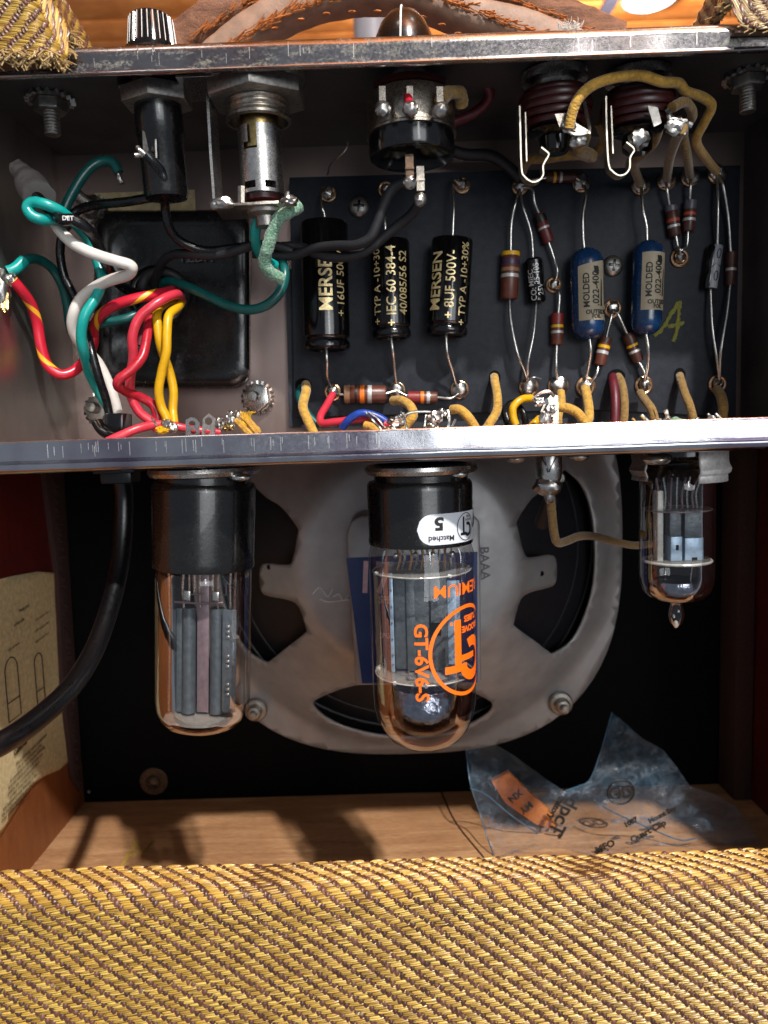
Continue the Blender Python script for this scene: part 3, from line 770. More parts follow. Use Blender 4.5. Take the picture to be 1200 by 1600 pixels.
# dents, scratches and specks standing on the lips as scratches in the metal
mb = MB()
for i in range(90):
    x = RND.uniform(30, 1190); up = RND.random() < .3
    ya = (108-x*.0333+RND.uniform(-30, -12)) if up else (689-x*.0325+RND.uniform(4, 12)); h = RND.uniform(8, 24)
    a, b = P(x, ya, -.004), P(x+RND.uniform(-1.5, 1.5), min(ya+h, (118-x*.033) if up else (718-x*.032)), -.004)
    span(mb, (a.x-.008, -.006, min(a.z, b.z)), (a.x+.008, .002, max(a.z, b.z)))
tag(link('scratch', mb, M['leadwire'], ch, smooth=False), None, None, None, 'stuff')
# tan paper strip behind the wires and stain
for k, (x0, y0, x1, y1) in enumerate(((148, 302, 306, 330), (232, 300, 302, 312))):
    a = P(x0, y0, YW-.03-.02*k); b = P(x1, y1, YW-.03-.02*k); mb = MB(); span(mb, (a.x, a.y-.015, b.z), (b.x, a.y, a.z)); tag(link('paper_strip', mb, M['tan'], smooth=False), ['long tan paper strip glued above the black transformer cover', 'short tan paper scrap stuck over the top edge of the long strip'][k], 'paper strip', 'tan paper strips above the transformer')

# =================================================================== CIRCUIT BOARD
YC = 6.25
cb = thing('circuit_board', P(800, 650, YC), 'black fibre circuit board carrying capacitors and resistors', 'circuit board')
pl = [P(x, y, YC) for x, y in ((452, 277), (640, 272), (700, 268), (1157, 258), (1152, 500), (1150, 652), (930, 640), (460, 652))]
mb = MB(); prism(mb, [(p.x, p.z) for p in pl], (0, YC, 0), (1, 0, 0), (0, 0, 1), (0, .22, 0), .02); link('board', mb, M['board'], cb)
pl = [P(x, y, YC+.25) for x, y in ((446, 420), (1146, 400), (1143, 666), (452, 668))]
mb = MB(); prism(mb, [(p.x, p.z) for p in pl], (0, YC+.25, 0), (1, 0, 0), (0, 0, 1), (0, .15, 0)); link('backing_board', mb, M['board'], cb)
def eyelet(px, py, solder=.9, r=13, sd=0, ring=True):
    c = P(px, py, YC-.04); R = cm(r, YC)
    mb = MB(); torus(mb, c, R*.84, R*.20, (0, 1, 0), 26, 8); e = link('eyelet', mb, M['copper'], cb)
    if solder:
        mb = MB(); blob(mb, c+Vector((0, -.03, .02)), (R*.8*solder, R*.62, R*.85*solder), sd, .3, 3, 1.8); link('solder_joint', mb, M['solder'], cb)
E = [(513, 303, 1, 12), (603, 296, .7, 12), (722, 290, .9, 12), (520, 613, .9, 13), (620, 610, 1.1, 13), (718, 609, 1.1, 14), (812, 292, 1.0, 12), (908, 287, 1.15, 13),
     (865, 445, .8, 12), (957, 482, .9, 14), (1001, 290, 1.15, 14), (1041, 283, 1.1, 14), (1078, 277, 1.15, 14), (1120, 272, 1.1, 14), (1062, 403, .75, 14),
     (826, 605, 1.1, 15), (872, 604, 1.15, 16), (915, 604, .85, 15), (1006, 602, .75, 14), (1121, 600, .7, 14)]
for i, (x, y, s_, r) in enumerate(E): eyelet(x, y, s_, r, i)
def phillips(px, py, Y, rp, label):
    c = P(px, py, Y); r = cm(rp, Y); t = thing('phillips_screw', c, label, 'screw', 'cross head screws in the circuit board')
    mb = MB(); lathe(mb, [(r, 0), (r*.99, .06), (r*.85, .14), (r*.5, .2), (0, .22)], c, (0, -1, 0), 36, ref=(0, 0, 1)); link('screw_head', mb, M['dullsteel'], t)
    mb = MB(); box(mb, c+Vector((0, -.17, 0)), (r*1.05, .12, r*.24), Matrix.Rotation(.1, 3, 'Y'), .01); box(mb, c+Vector((0, -.172, 0)), (r*.24, .122, r*1.05), Matrix.Rotation(.1, 3, 'Y'), .01); link('cross_recess', mb, M['blackpl'], t)
phillips(561, 324, YC, 16, 'cross head screw on the board right of the first gold lettered capacitor lead')
phillips(957, 416, YC, 16, 'cross head screw on the board between the two blue capacitors')
for k, (x, y, rx) in enumerate(((474, 602, 13), (773, 590, 9), (963, 588, 14), (1062, 586, 9))):
    c = P(x, y, YC-.005); mb = MB(); v = [Vector((c.x+cm(rx, YC)*math.cos(a), c.y, c.z+cm(11, YC)*math.sin(a))) for a in np.linspace(0, 2*PI, 21)[:-1]]
    mb.add(v, [tuple(range(20))]); link('wire_slot', mb, M['baffle'], cb, smooth=False)
# crayon mark
mb = MB()
for pts in ([(1063, 470), (1060, 490), (1058, 515), (1052, 534)], [(1060, 472), (1046, 495), (1036, 512), (1022, 525)], [(1044, 510), (1056, 508), (1069, 504)]):
    tube(mb, [P(x, y, YC-.02) for x, y in pts], .065, 7, True, .3, jit=.9)
link('crayon_mark', mb, M['chalk'], cb)

# wires ------------------------------------------------------------
def wpts(pts): return [P(x, y, Y) for x, y, Y in pts]
def wire(pts, dpx, mat, label, grp=None, name='wire', cat='wire', n=12, jit=0, bare=None):
    q = wpts(pts); r = cm(dpx, pts[len(pts)//2][2])/2
    mb = MB(); tube(mb, q, r, n, jit=jit)
    if bare:
        t = thing(name, q[0], label, cat, grp); link('insulation', mb, M[mat], t, ang=60)
        mb = MB(); tube(mb, wpts(bare), r*.5, 8, jit=.3); link('bare_end', mb, M['leadwire'], t, ang=60); return t
    return tag(link(name, mb, M[mat], ang=60), label, cat, grp)

def lead(parent, pts, dpx=4.6):
    mb = MB(); tube(mb, wpts(pts), cm(dpx, YC)/2, 8, sub=8); return link('lead', mb, M['leadwire'], parent, ang=60)
def axis_frame(a, b, Y):
    A, B = P(a[0], a[1], Y), P(b[0], b[1], Y); return A, B, (B-A).normalized(), (B-A).length

# capacitors with gold print
def gold_cap(a, b, dpx, texts, leads, label, seed=0):
    r = cm(dpx, YC-.8)/2; Y = YC-r-.05; A, B, ax, L = axis_frame(a, b, Y)
    t = thing('electrolytic_capacitor', B, label, 'capacitor', 'gold lettered capacitors on the circuit board')
    mb = MB(); g = L-.42
    prof = [(0, .03), (r*.5, .03), (r*.8, 0), (r*.95, .02), (r, .08), (r, g), (r*.93, g+.05), (r*.91, g+.1), (r*.98, g+.17), (r, g+.22), (r, L-.08), (r*.93, L-.01), (r*.8, L), (r*.75, L-.04), (0, L-.04)]
    lathe(mb, prof, A, ax, 48, mod=lambda a_, h: 1+(.012*math.sin(a_*9) if g-.02 < h < g+.2 else 0)); link('body', mb, M['blackpl'], t)
    for s, dx, py, hp, rise in texts:
        mb = MB()
        v, f = glyphs(s, cm(hp, Y)*1.38, .004 if hp < 16 else .012, .92); v = rot2(v, 90)
        Lt = (py-a[1])/(b[1]-a[1])*L
        on_cyl(mb, v, f, A, ax, r+.012, a0=math.asin(max(-.97, min(.97, dx/(dpx/2)))), h0=Lt)
        link('gold_print', mb, M['gold'], t, smooth=False)
    for l in leads: lead(t, l)
    return t
yl = YC-.8
gold_cap((506, 348), (511, 547), 72, [('MERSEN', 4, 440, 21, 0), ('+ 16UF 500V-', 25, 445, 14, 0)],
         [[(513, 303, YC-.1), (502, 302, YC-.35), (503, 322, yl), (507, 336, yl), (507, 350, yl)], [(510, 545, yl), (511, 565, yl), (512, 590, YC-.5), (519, 608, YC-.1)]],
         'largest black capacitor with gold lettering, leftmost on the board behind the twisted black wires')
gold_cap((609, 376), (612, 529), 60, [('+ TYP A -10+30%', -20, 446, 13, 0), ('+ IEC 60 384-4', 1, 452, 15, 0), ('40/085/56 S2', 19, 446, 14, 0)],
         [[(603, 296, YC-.1), (597, 310, YC-.4), (601, 340, yl), (603, 378, yl)], [(611, 528, yl), (614, 550, yl), (617, 580, YC-.4), (620, 606, YC-.1)]],
         'middle black capacitor with three rows of gold lettering between two others')
gold_cap((707, 374), (698, 525), 63, [('MERSEN', -22, 444, 19, 0), ('+ 8UF 500V-', -1, 450, 15, 0), ('+ TYP A -10+30%', 19, 447, 13, 0)],
         [[(720, 290, YC-.1), (707, 282, YC-.4), (709, 320, yl), (707, 376, yl)], [(697, 523, yl), (699, 552, yl), (707, 580, YC-.5), (712, 598, YC-.3), (717, 608, YC-.1)]],
         'right one of the gold lettered black capacitors, leaning slightly, beside the volume control wires')
# film capacitors in blue mouldings
def blue_cap(a, b, dpx, leads, label, lx, l0, l1, seed):
    r = cm(dpx, YC-.6)/2; Y = YC-r-.03; A, B, ax, L = axis_frame(a, b, Y)
    t = thing('film_capacitor', B, label, 'capacitor', 'blue moulded capacitors on the circuit board'); mb = MB()
    prof = [(r*.18, -.02), (r*.55, .06), (r*.82, .18), (r*.97, .36), (r, .5), (r, L-.5), (r*.97, L-.34), (r*.82, L-.16), (r*.5, L-.04), (r*.15, L)]
    lathe(mb, [(0, -.03)]+prof+[(0, L)], A, ax, 40); link('body', mb, M['capblue'], t)
    a0 = math.asin(max(-.95, min(.95, lx/(dpx/2)))); hw = .86
    h0 = (l0-a[1])/(b[1]-a[1])*L; h1 = (l1-a[1])/(b[1]-a[1])*L; mb = MB(); n = 14; R = r+.012
    g = [(-hw+2*hw*k/n) for k in range(n+1)]
    rf = Vector((0, -1, 0)); rf = (rf-ax*rf.dot(ax)).normalized(); sd = (Vector((1, 0, 0))-ax*ax.x); sd = (sd-rf*sd.dot(rf)).normalized()
    for k, q in enumerate(g):
        for h in (h0-.1*(q)*(seed == 1), h1):
            for rr in (R, R-.01): mb.v.append(A+ax*h+(rf*math.cos(a0+q)+sd*math.sin(a0+q))*rr)
    for k in range(n):
        i = k*4; mb.f += [(i, i+4, i+6, i+2), (i+1, i+3, i+7, i+5), (i, i+1, i+5, i+4), (i+2, i+6, i+7, i+3)]; mb.uv += [None]*4
    lb = link('paper_label', mb, M['label'], t)
    mb = MB()
    mid = (l0+l1)/2
    for s, dx, py, hp, deg in (('MOLDED', -9, mid-2, 9.5, 90), ('.022-400', 5, mid-4, 11, 90), ('OUTSIDE', 6, l1-12, 6.5, 0), ('FOIL', 5, l1-5, 5.5, 0)):
        mb = MB(); v, f = glyphs(s, cm(hp, Y)*1.38, .006, .95); v = rot2(v, deg)
        on_cyl(mb, v, f, A, ax, r+.024, a0=a0+cm(dx, Y)/r, h0=(py-a[1])/(b[1]-a[1])*L); link('printed_text', mb, M['ink'], lb, smooth=False)
    mb = MB()
    for k in range(9):      # inked over mark near the top corner and a stroke along the edge
        v = [(x*cm(1, Y), y*cm(1, Y)) for x, y in ((-3, -2), (3, -2.5), (3.5, 2), (-3.5, 2.5))]; v = rot2(v, k*37)
        on_cyl(mb, v, [(0, 1, 2, 3)], A, ax, r+.025+k*.0007, a0=a0+cm(6+(k % 3-1), Y)/r, h0=(l0+8+k*.8-a[1])/(b[1]-a[1])*L)
    v = [(x*cm(1, Y), y*cm(1, Y)) for x, y in ((-1.6, -20), (1.6, -20), (1.8, 18), (.2, 21))]
    on_cyl(mb, v, [(0, 1, 2, 3)], A, ax, r+.026, a0=a0+cm(13.5, Y)/r, h0=(mid+2-a[1])/(b[1]-a[1])*L)
    tag(link('ink_mark', mb, M['ink'], lb, smooth=False), None, None, None, 'stuff')
    for l in leads: lead(t, l, 5)
yl = YC-.6
blue_cap((916, 388), (919, 531), 50, [[(910, 290, YC-.2), (916, 300, YC-.5), (911, 335, yl), (911, 365, yl), (913, 392, yl)], [(921, 528, yl), (923, 548, yl), (920, 570, YC-.4), (914, 600, YC-.1)]],
         'left blue moulded capacitor with a tilted tan paper label', 2, 415, 503, 1)
blue_cap((1014, 376), (1009, 524), 47, [[(1002, 292, YC-.2), (1003, 305, YC-.5), (1005, 330, yl), (1010, 352, yl), (1011, 380, yl)], [(1009, 520, yl), (1013, 545, yl), (1012, 575, YC-.4), (1006, 600, YC-.1)]],
         'right blue moulded capacitor with a straight tan paper label next to the crayon mark', 4, 398, 487, 2)

# resistors --------------------------------------------------------
def resistor(a, b, dpx, body, bands, leads, label, Y=None):
    r = cm(dpx, YC-.3)/2; Y = YC-r-.02 if Y is None else Y; A, B, ax, L = axis_frame(a, b, Y)
    t = thing('resistor', B, label, 'resistor', 'banded resistors on the circuit board')
    e = min(.06, r*.25); mb = MB(); lathe(mb, [(0, .01), (r*.75, .01), (r-e*.4, e*.3), (r, e), (r, L-e), (r-e*.4, L-e*.3), (r*.75, L-.01), (0, L-.01)], A, ax, 28); link('body', mb, M[body], t)
    for f0, f1, m in bands:
        mb = MB(); k = r+.008; h0, h1 = f0*L, f1*L; lathe(mb, [(r*.9, h0), (k, h0+.004), (k+.003, (h0+h1)/2), (k, h1-.004), (r*.9, h1)], A, ax, 28); link('colour_band', mb, M[m], t)
    for l in leads: lead(t, l)
    return t
yr = YC-.25
resistor((537, 616), (604, 616), 27, 'brown', [(.02, .15, 'b_tan'), (.26, .32, 'b_black'), (.38, .49, 'b_orange'), (.56, .66, 'b_silver')],
         [[(520, 613, YC-.2), (530, 616, YC-.3), (540, 616, YC-.3)], [(600, 616, YC-.3), (620, 610, YC-.2)]], 'large horizontal brown resistor with orange and silver bands below the first two gold lettered capacitors')
resistor((637, 621), (684, 621), 18, 'brown', [(.0, .38, 'b_red'), (.42, .54, 'b_orange'), (.62, .74, 'b_silver')],
         [[(622, 612, YC-.2), (640, 621, yr)], [(682, 621, yr), (705, 622, YC-.3), (718, 614, YC-.15)]], 'small horizontal brown resistor with orange and silver bands ending at the third solder joint')
resistor((798, 394), (795, 468), 27, 'brown', [(.0, .09, 'b_yellow'), (.16, .27, 'b_purple'), (.34, .42, 'b_tan'), (.47, .55, 'b_silver')],
         [[(812, 296, YC-.2), (806, 315, YC-.5), (799, 350, YC-.4), (798, 396, YC-.35)], [(796, 466, YC-.35), (798, 500, YC-.5), (808, 550, YC-.6), (820, 582, YC-.4), (825, 602, YC-.15)]], 'large upright brown resistor with a yellow top band, leftmost of the right hand group')
resistor((842, 334), (858, 380), 17, 'redbrown', [(.05, .3, 'b_black'), (.45, .53, 'b_silver')],
         [[(816, 292, YC-.2), (832, 296, YC-.4), (835, 315, YC-.4), (843, 336, yr)], [(857, 378, yr), (866, 405, yr), (871, 425, YC-.3), (866, 443, YC-.1)]], 'small tilted red brown resistor right of the small black capacitor')
resistor((852, 277), (900, 277), 15, 'dbrown', [(.25, .34, 'b_yellow'), (.45, .54, 'b_silver')],
         [[(830, 282, YC-.2), (855, 277, yr)], [(898, 277, yr), (908, 283, YC-.15)]], 'small horizontal dark resistor under the left input jack')
resistor((871, 490), (870, 539), 18, 'brown', [(.0, .3, 'b_red'), (.36, .46, 'b_yellow'), (.55, .64, 'b_silver')],
         [[(867, 450, YC-.1), (874, 460, YC-.3), (872, 494, yr)], [(870, 536, yr), (869, 570, YC-.35), (871, 600, YC-.15)]], 'upright brown resistor with yellow and silver bands left of the left blue capacitor')
resistor((947, 527), (936, 571), 18, 'brown', [(.28, .4, 'b_yellow'), (.48, .6, 'b_silver'), (.02, .2, 'b_brown')],
         [[(957, 484, YC-.2), (955, 495, YC-.35), (947, 528, yr)], [(935, 570, yr), (932, 585, YC-.35), (920, 602, YC-.15)]], 'brown resistor with yellow and silver bands touching the right side of the left blue capacitor')
resistor((980, 521), (998, 566), 17, 'dbrown', [(.38, .47, 'b_yellow'), (.58, .67, 'b_silver'), (.1, .3, 'b_brown')],
         [[(959, 484, YC-.2), (966, 492, YC-.35), (980, 522, yr)], [(997, 564, yr), (1007, 583, YC-.35), (1007, 600, YC-.15)]], 'tilted dark brown resistor left of the lower end of the right blue capacitor')
resistor((1048, 322), (1055, 370), 18, 'dbrown', [(.0, .18, 'b_grey'), (.42, .53, 'b_dred'), (.62, .71, 'b_silver')],
         [[(1041, 283, YC-.2), (1042, 295, YC-.4), (1047, 325, yr)], [(1056, 368, yr), (1059, 384, yr), (1063, 392, YC-.3), (1062, 402, YC-.1)]], 'left of two small resistors meeting in a V, with orange and silver bands')
resistor((1079, 314), (1075, 363), 18, 'dbrown', [(.0, .28, 'b_grey'), (.38, .48, 'b_dred'), (.56, .66, 'b_silver')],
         [[(1078, 277, YC-.2), (1079, 290, YC-.4), (1078, 318, yr)], [(1075, 362, yr), (1073, 384, yr), (1064, 392, YC-.3), (1062, 402, YC-.1)]], 'right of two small resistors meeting in a V, with orange and silver bands')
resistor((1143, 394), (1141, 446), 15, 'dbrown', [(.0, .35, 'b_brown'), (.48, .57, 'b_silver')],
         [[(1122, 272, YC-.2), (1130, 290, YC-.4), (1138, 340, yr), (1142, 398, yr)], [(1141, 444, yr), (1136, 490, YC-.4), (1127, 545, YC-.5), (1124, 598, YC-.15)]], 'slim brown resistor with one silver band, rightmost on the board')
# small black capacitor
def small_cap():
    r = cm(27, YC-.3)/2; Y = YC-r-.02; A, B, ax, L = axis_frame((834, 404), (839, 473), Y)
    t = thing('electrolytic_capacitor', B, 'small shiny black capacitor with pale print between two resistors', 'capacitor', 'gold lettered capacitors on the circuit board')
    del t['group']; mb = MB()
    lathe(mb, [(0, .02), (r*.8, 0), (r, .08), (r, L-.3), (r*.9, L-.24), (r, L-.18), (r, L-.05), (r*.8, L), (0, L-.02)], A, ax, 32); link('body', mb, M['blackpl'], t)
    for s, dx, py in (('MIEC', -9, 436), ('25-105', 0, 430), ('CO:', -6, 462), ('25V', 5, 455)):
        mb = MB(); v, f = glyphs(s, cm(9, Y)*1.38, .002, .9); v = rot2(v, 90); on_cyl(mb, v, f, A, ax, r+.01, a0=dx/13.5, h0=(py-404)/70*L)
        link('printed_text', mb, M['b_silver'], t, smooth=False)
    lead(t, [(812, 296, YC-.2), (818, 325, YC-.4), (830, 365, YC-.3), (833, 406, YC-.3)], 3.8); lead(t, [(838, 472, YC-.3), (834, 520, YC-.5), (825, 568, YC-.5), (825, 602, YC-.15)], 3.8)
small_cap()
def grey_cap():
    r = cm(17, YC-.2)/2; Y = YC-r-.05; A, B, ax, L = axis_frame((1119, 383), (1109, 452), Y)
    t = thing('grey_capacitor', B, 'small grey and black capacitor with printed arrow near the right edge of the board', 'capacitor'); mb = MB()
    lathe(mb, [(0, .0), (r*.8, 0), (r, .08), (r*1.02, L*.45), (r*.9, L*.55), (r*1.02, L*.62), (r, L-.08), (r*.8, L), (0, L)], A-Vector((.08, 0, 0)), ax, 28); link('body', mb, M['blackpl'], t)
    mb = MB(); lathe(mb, [(r*.98, .02), (r*1.06, .05), (r*1.06, L-.05), (r*.98, L-.02)], A+Vector((.02, -.02, 0)), ax, 20, a0=-1.1, a1=1.25); link('printed_stripe', mb, M['capgrey'], t)
    mb = MB()
    for h in (.22, .72):
        q = [(.1*math.cos(a)*.6, .15*math.sin(a)) for a in np.linspace(0, 2*PI, 15)]
        tube(mb, [A+Vector((.02, -r*1.09-.02, 0))+ax*(L*h-b)+Vector((a_+.03, 0, 0)) for a_, b in q], .014, 4, False)
    tube(mb, [A+ax*(L*.52)+Vector((-.13, -r*1.08, 0)), A+ax*(L*.43)+Vector((.0, -r*1.12, 0)), A+ax*(L*.52)+Vector((.17, -r*1.06, 0))], .014, 4, False)
    link('printed_marks', mb, M['ink'], t)
    lead(t, [(1120, 272, YC-.2), (1122, 320, YC-.4), (1121, 384, YC-.25)], 4.2); lead(t, [(1110, 450, YC-.25), (1113, 510, YC-.4), (1120, 560, YC-.4), (1124, 598, YC-.15)], 4.2)
grey_cap()

# =================================================================== TRANSFORMER COVER
tc_ = P(270, 605, YW); bell = thing('transformer_cover', tc_, 'black enamelled transformer cover with a wire hole, left of the circuit board', 'transformer')
def rrect(x0, y0, x1, y1, r, Y, n=7):
    o = []
    for cx, cy, a in ((x1-r, y0+r, -PI/2), (x1-r, y1-r, 0), (x0+r, y1-r, PI/2), (x0+r, y0+r, PI)):
        for k in range(n+1): o.append(P(cx+r*math.cos(a+k*PI/2/n), cy+r*math.sin(a+k*PI/2/n), Y))
    return o
lay = [rrect(147, 328, 392, 607, 26, YW), rrect(150, 330, 390, 605, 26, YW-.25), rrect(150, 329, 391, 606, 28, YW-.9), rrect(153, 332, 388, 602, 28, YW-1.12), rrect(160, 340, 380, 594, 28, YW-1.22),
       rrect(176, 356, 364, 578, 34, YW-1.2), rrect(184, 364, 356, 570, 36, YW-1.13)]
mb = MB(); m = len(lay[0])
for q in lay: mb.v += q
for i in range(len(lay)-1):
    for k in range(m): mb.f.append((i*m+k, i*m+(k+1) % m, (i+1)*m+(k+1) % m, (i+1)*m+k)); mb.uv.append(None)
mb.f.append(tuple((len(lay)-1)*m+k for k in range(m))); mb.uv.append(None)
link('cover', mb, M['bell'], bell, ang=50)
c = P(247, 462, YW-1.2); mb = MB(); torus(mb, c, .82, .17, (0, 1, 0), 36, 12); link('grommet', mb, M['blackpl'], bell)
mb = MB(); lathe(mb, [(.78, .02), (.7, 0), (0, 0)], c+Vector((0, .12, 0)), (0, -1, 0), 32, ref=(0, 0, 1)); link('wire_hole', mb, M['baffle'], bell)
mb = MB(); v, f = glyphs('YZDA', .42, .004, 1, 9); c = P(305, 403, YW-1.235); mb.add([(c.x+a, c.y, c.z+b) for a, b in v], f); link('embossed_text', mb, M['b_grey'], bell, smooth=False)

# nuts, bolts, star washers -------------------------------------------
def hexpoly(r, rot=0): return [(r*math.cos(rot+k*PI/3), r*math.sin(rot+k*PI/3)) for k in range(6)]
def thread_prof(r, h0, h1, pitch=.085, dep=.025):
    o = []; h = h0
    while h < h1-pitch: o += [(r-dep, h), (r, h+pitch*.35), (r, h+pitch*.55), (r-dep, h+pitch*.95)]; h += pitch
    return o
def nut_bolt(c, ax, rn, hn, rb, lb, label, rw=None, mat='dullsteel', grp=None, rot=.3):
    """star washer, hexagon nut and threaded bolt standing on a surface at c, pointing along ax"""
    ax = nrm(ax); t = thing('nut_and_bolt', c, label, 'nut and bolt', grp)
    rf = Vector((0, -1, 0)) if abs(ax.y) < .9 else Vector((0, 0, 1)); rf = (rf-ax*rf.dot(ax)).normalized(); sd = ax.cross(rf)
    h = 0
    if rw:
        mb = MB(); n = 36; pts = []
        for k in range(n):
            for q, rr in ((0, rw), (.5, rw), (.5, rw*.8), (1, rw*.8)): pts.append((rr*math.cos((k//1+q)*2*PI/n), rr*math.sin((k+q)*2*PI/n)) if k % 2 == 0 else (rw*.8*math.cos((k+q)*2*PI/n), rw*.8*math.sin((k+q)*2*PI/n)))
        prism(mb, pts, c+ax*.02, rf, sd, ax*.07)
        for k in range(0, 36, 2):
            a = (k+.25)*2*PI/36; box(mb, c+ax*.07+(rf*math.cos(a)+sd*math.sin(a))*rw*.92, (rw*.2, rw*.14, .12), Matrix((rf*math.cos(a)+sd*math.sin(a), -rf*math.sin(a)+sd*math.cos(a), ax)).transposed() @ Matrix.Rotation(.5, 3, 'X'))
        link('star_washer', mb, M[mat], t, smooth=False); h = .1
    mb = MB(); prism(mb, hexpoly(rn, rot), c+ax*h, rf, sd, ax*hn, rn*.07); link('hexagon_nut', mb, M[mat], t, ang=25)
    mb = MB(); lathe(mb, [(rb, h)]+thread_prof(rb, h+hn*.8, h+hn+lb)+[(rb*.8, h+hn+lb), (0, h+hn+lb+.02)], c, ax, 24, ref=rf); link('bolt', mb, M[mat], t)
    return t
g = 'nuts and bolts fixed inside the chassis'
nut_bolt(PZ(78, 152, ztop), (0, 0, -1), .46, .30, .22, .62, 'nut, star washer and bolt hanging at the upper left inside the chassis', .66, grp=g)
nut_bolt(PZ(1168, 116, ztop), (.02, 0, -1), .46, .30, .22, .62, 'nut, star washer and bolt hanging at the upper right inside the chassis', .66, grp=g)
nut_bolt(P(404, 622, YW-.01), (-.12, -1, .05), .50, .30, .19, .35, 'bright nut and bolt low on the back wall, right of the black transformer cover', .58, 'steel', g, .1)
nut_bolt(P(158, 640, YW-.01), (-.15, -1, .1), .46, .28, .19, .3, 'nut behind the white wire below the left corner of the transformer cover', .58, 'dullsteel', g, .5)
nut_bolt(P(150, 328, YW-.01), (-.35, -1, .3), .40, .26, .2, .75, 'nut and long bolt at the upper left corner of the transformer cover', .5, 'dullsteel', g, .5)

# fuse holder -----------------------------------------------------------
Yf = PZ(243, 128, ztop).y
cF = P(243, 128, Yf); cF.z = ztop
axf = (P(258, 285, Yf+.15)-cF).normalized()
t = thing('fuse_holder', cF, 'black fuse holder hanging through the top of the chassis at left', 'fuse holder')
mb = MB(); lathe(mb, [(1.0, 0), (1.0, .12), (.8, .14), (.8, .2)], cF, axf, 36); link('gasket', mb, M['blackpl'], t)
mb = MB(); rf = Vector((1, 0, 0)); rf = (rf-axf*rf.dot(axf)).normalized(); sd = axf.cross(rf); prism(mb, hexpoly(.98, .5), cF+axf*.2, rf, sd, axf*.42, .05); link('hexagon_nut', mb, M['dullsteel'], t, ang=25)
mb = MB(); lathe(mb, [(.63, .5), (.64, 1.35), (.60, 1.42), (.60, 2.9), (.56, 3.0), (.3, 3.02), (0, 3.0)], cF, axf, 40); link('barrel', mb, M['bakelite'], t)
mb = MB(); prism(mb, [(0, 0), (.28, 0), (.30, -.45), (.12, -.75), (-.02, -.7)], P(222, 194, Yf-.45), (1, 0, 0), (0, 0, 1), (0, .05, 0)); link('side_terminal', mb, M['nickel'], t, smooth=False)
mb = MB(); tube(mb, wpts([(243, 218, Yf-.66), (244, 247, Yf-.63)]), .035, 6, False); link('metal_strip', mb, M['steel'], t)
ck = P(238, 75, Yf); ck.z = P(238, 75, Yf-.8).z
t = thing('fluted_knob', ck, 'black fluted knob with white worn ridges standing on top of the chassis at left', 'knob')
mb = MB(); lathe(mb, [(.55, -1.1), (.6, -.1), (.80, 0), (.80, .1), (.72, .2), (.72, .28)], ck, (0, 0, 1), 48); link('collar', mb, M['blackpl'], t)
hK = P(238, 9, Yf-.6).z-ck.z
mb = MB(); lathe(mb, [(.66, .25), (.65, .32), (.57, hK-.06), (.54, hK-.01), (.47, hK), (0, hK)], ck, (0, 0, 1), 192, mod=lambda a, h: 1-.055*(math.cos(a*26) > .25)*(h > .3)*(h < hK-.02)); link('cap', mb, M['blackpl'], t, ang=25)
mb = MB()
for k in range(26):
    a = (k+.5)*2*PI/26; p0 = ck+Vector((math.sin(a)*.645, -math.cos(a)*.645, .36)); p1 = ck+Vector((math.sin(a)*.573, -math.cos(a)*.573, hK-.05)); tube(mb, [p0, p1], .012, 4, False)
tag(link('worn_ridge', mb, M['whiteink'], t), None, None, None, 'stuff')

# volume knob (pointer knob seen from behind)
Yp = PZ(642, 118, ztop).y
ck = P(631, 66, Yp); ck.z = ztop+.14; hK = P(631, 17, Yp).z-ck.z
t = thing('pointer_knob', ck, 'glossy black pointer knob on top of the chassis in front of the leather handle', 'knob')
mb = MB(); lathe(mb, [(.86, 0), (.86, .12), (.84, hK*.35), (.78, hK*.55), (.64, hK*.76), (.44, hK*.91), (.22, hK*.985), (0, hK)], ck, (0, 0, 1), 48, mod=lambda a, h: 1+.03*math.cos(2*a)); link('body', mb, M['bakelite'], t)
mb = MB(); tube(mb, [ck+Vector((-.12, -.86, .05)), ck+Vector((-.12, -.87, .30)), ck+Vector((-.10, -.80, hK*.55)), ck+Vector((-.06, -.46, hK*.93)), ck+Vector((0, -.05, hK+.01))], .028, 6); link('white_line', mb, M['whiteink'], t)

# potentiometer -----------------------------------------------------------
cP = P(640, 118, Yp); cP.z = ztop; Z = lambda py, Y=Yp: P(636, py, Y).z
t = thing('volume_potentiometer', cP, 'volume potentiometer with brass topped black can and solder lugs at top centre', 'potentiometer')
zt_, zm, zb_ = Z(176)+.35, Z(213), Z(250); rP = cm(65, Yp)
mb = MB(); lathe(mb, [(.5, 0), (.5, ztop-zt_-.25), (.9, ztop-zt_-.2), (.9, ztop-zt_)], cP, (0, 0, -1), 36); link('bushing', mb, M['dullsteel'], t)
mb = MB(); lathe(mb, [(0, ztop-zt_), (rP*.98, ztop-zt_), (rP, ztop-zt_+.04), (rP, ztop-zm-.06), (rP+.04, ztop-zm-.02), (rP+.04, ztop-zm+.04)], cP, (0, 0, -1), 56); link('metal_shell', mb, M['nickel'], t)
mb = MB(); lathe(mb, [(rP*.98, ztop-zm), (rP*.99, ztop-zb_-.15), (rP*.96, ztop-zb_-.04), (rP*.88, ztop-zb_), (0, ztop-zb_)], cP, (0, 0, -1), 56); link('black_can', mb, M['blackpl'], t)
mb = MB(); lathe(mb, [(rP*.86, ztop-zt_-.28), (rP*.98, ztop-zt_-.2), (rP*.98, ztop-zt_-.06), (rP*.8, ztop-zt_)], cP, (0, 0, -1), 40, a0=-.9, a1=1.0); link('phenolic_disc', mb, M['maroon'], t)
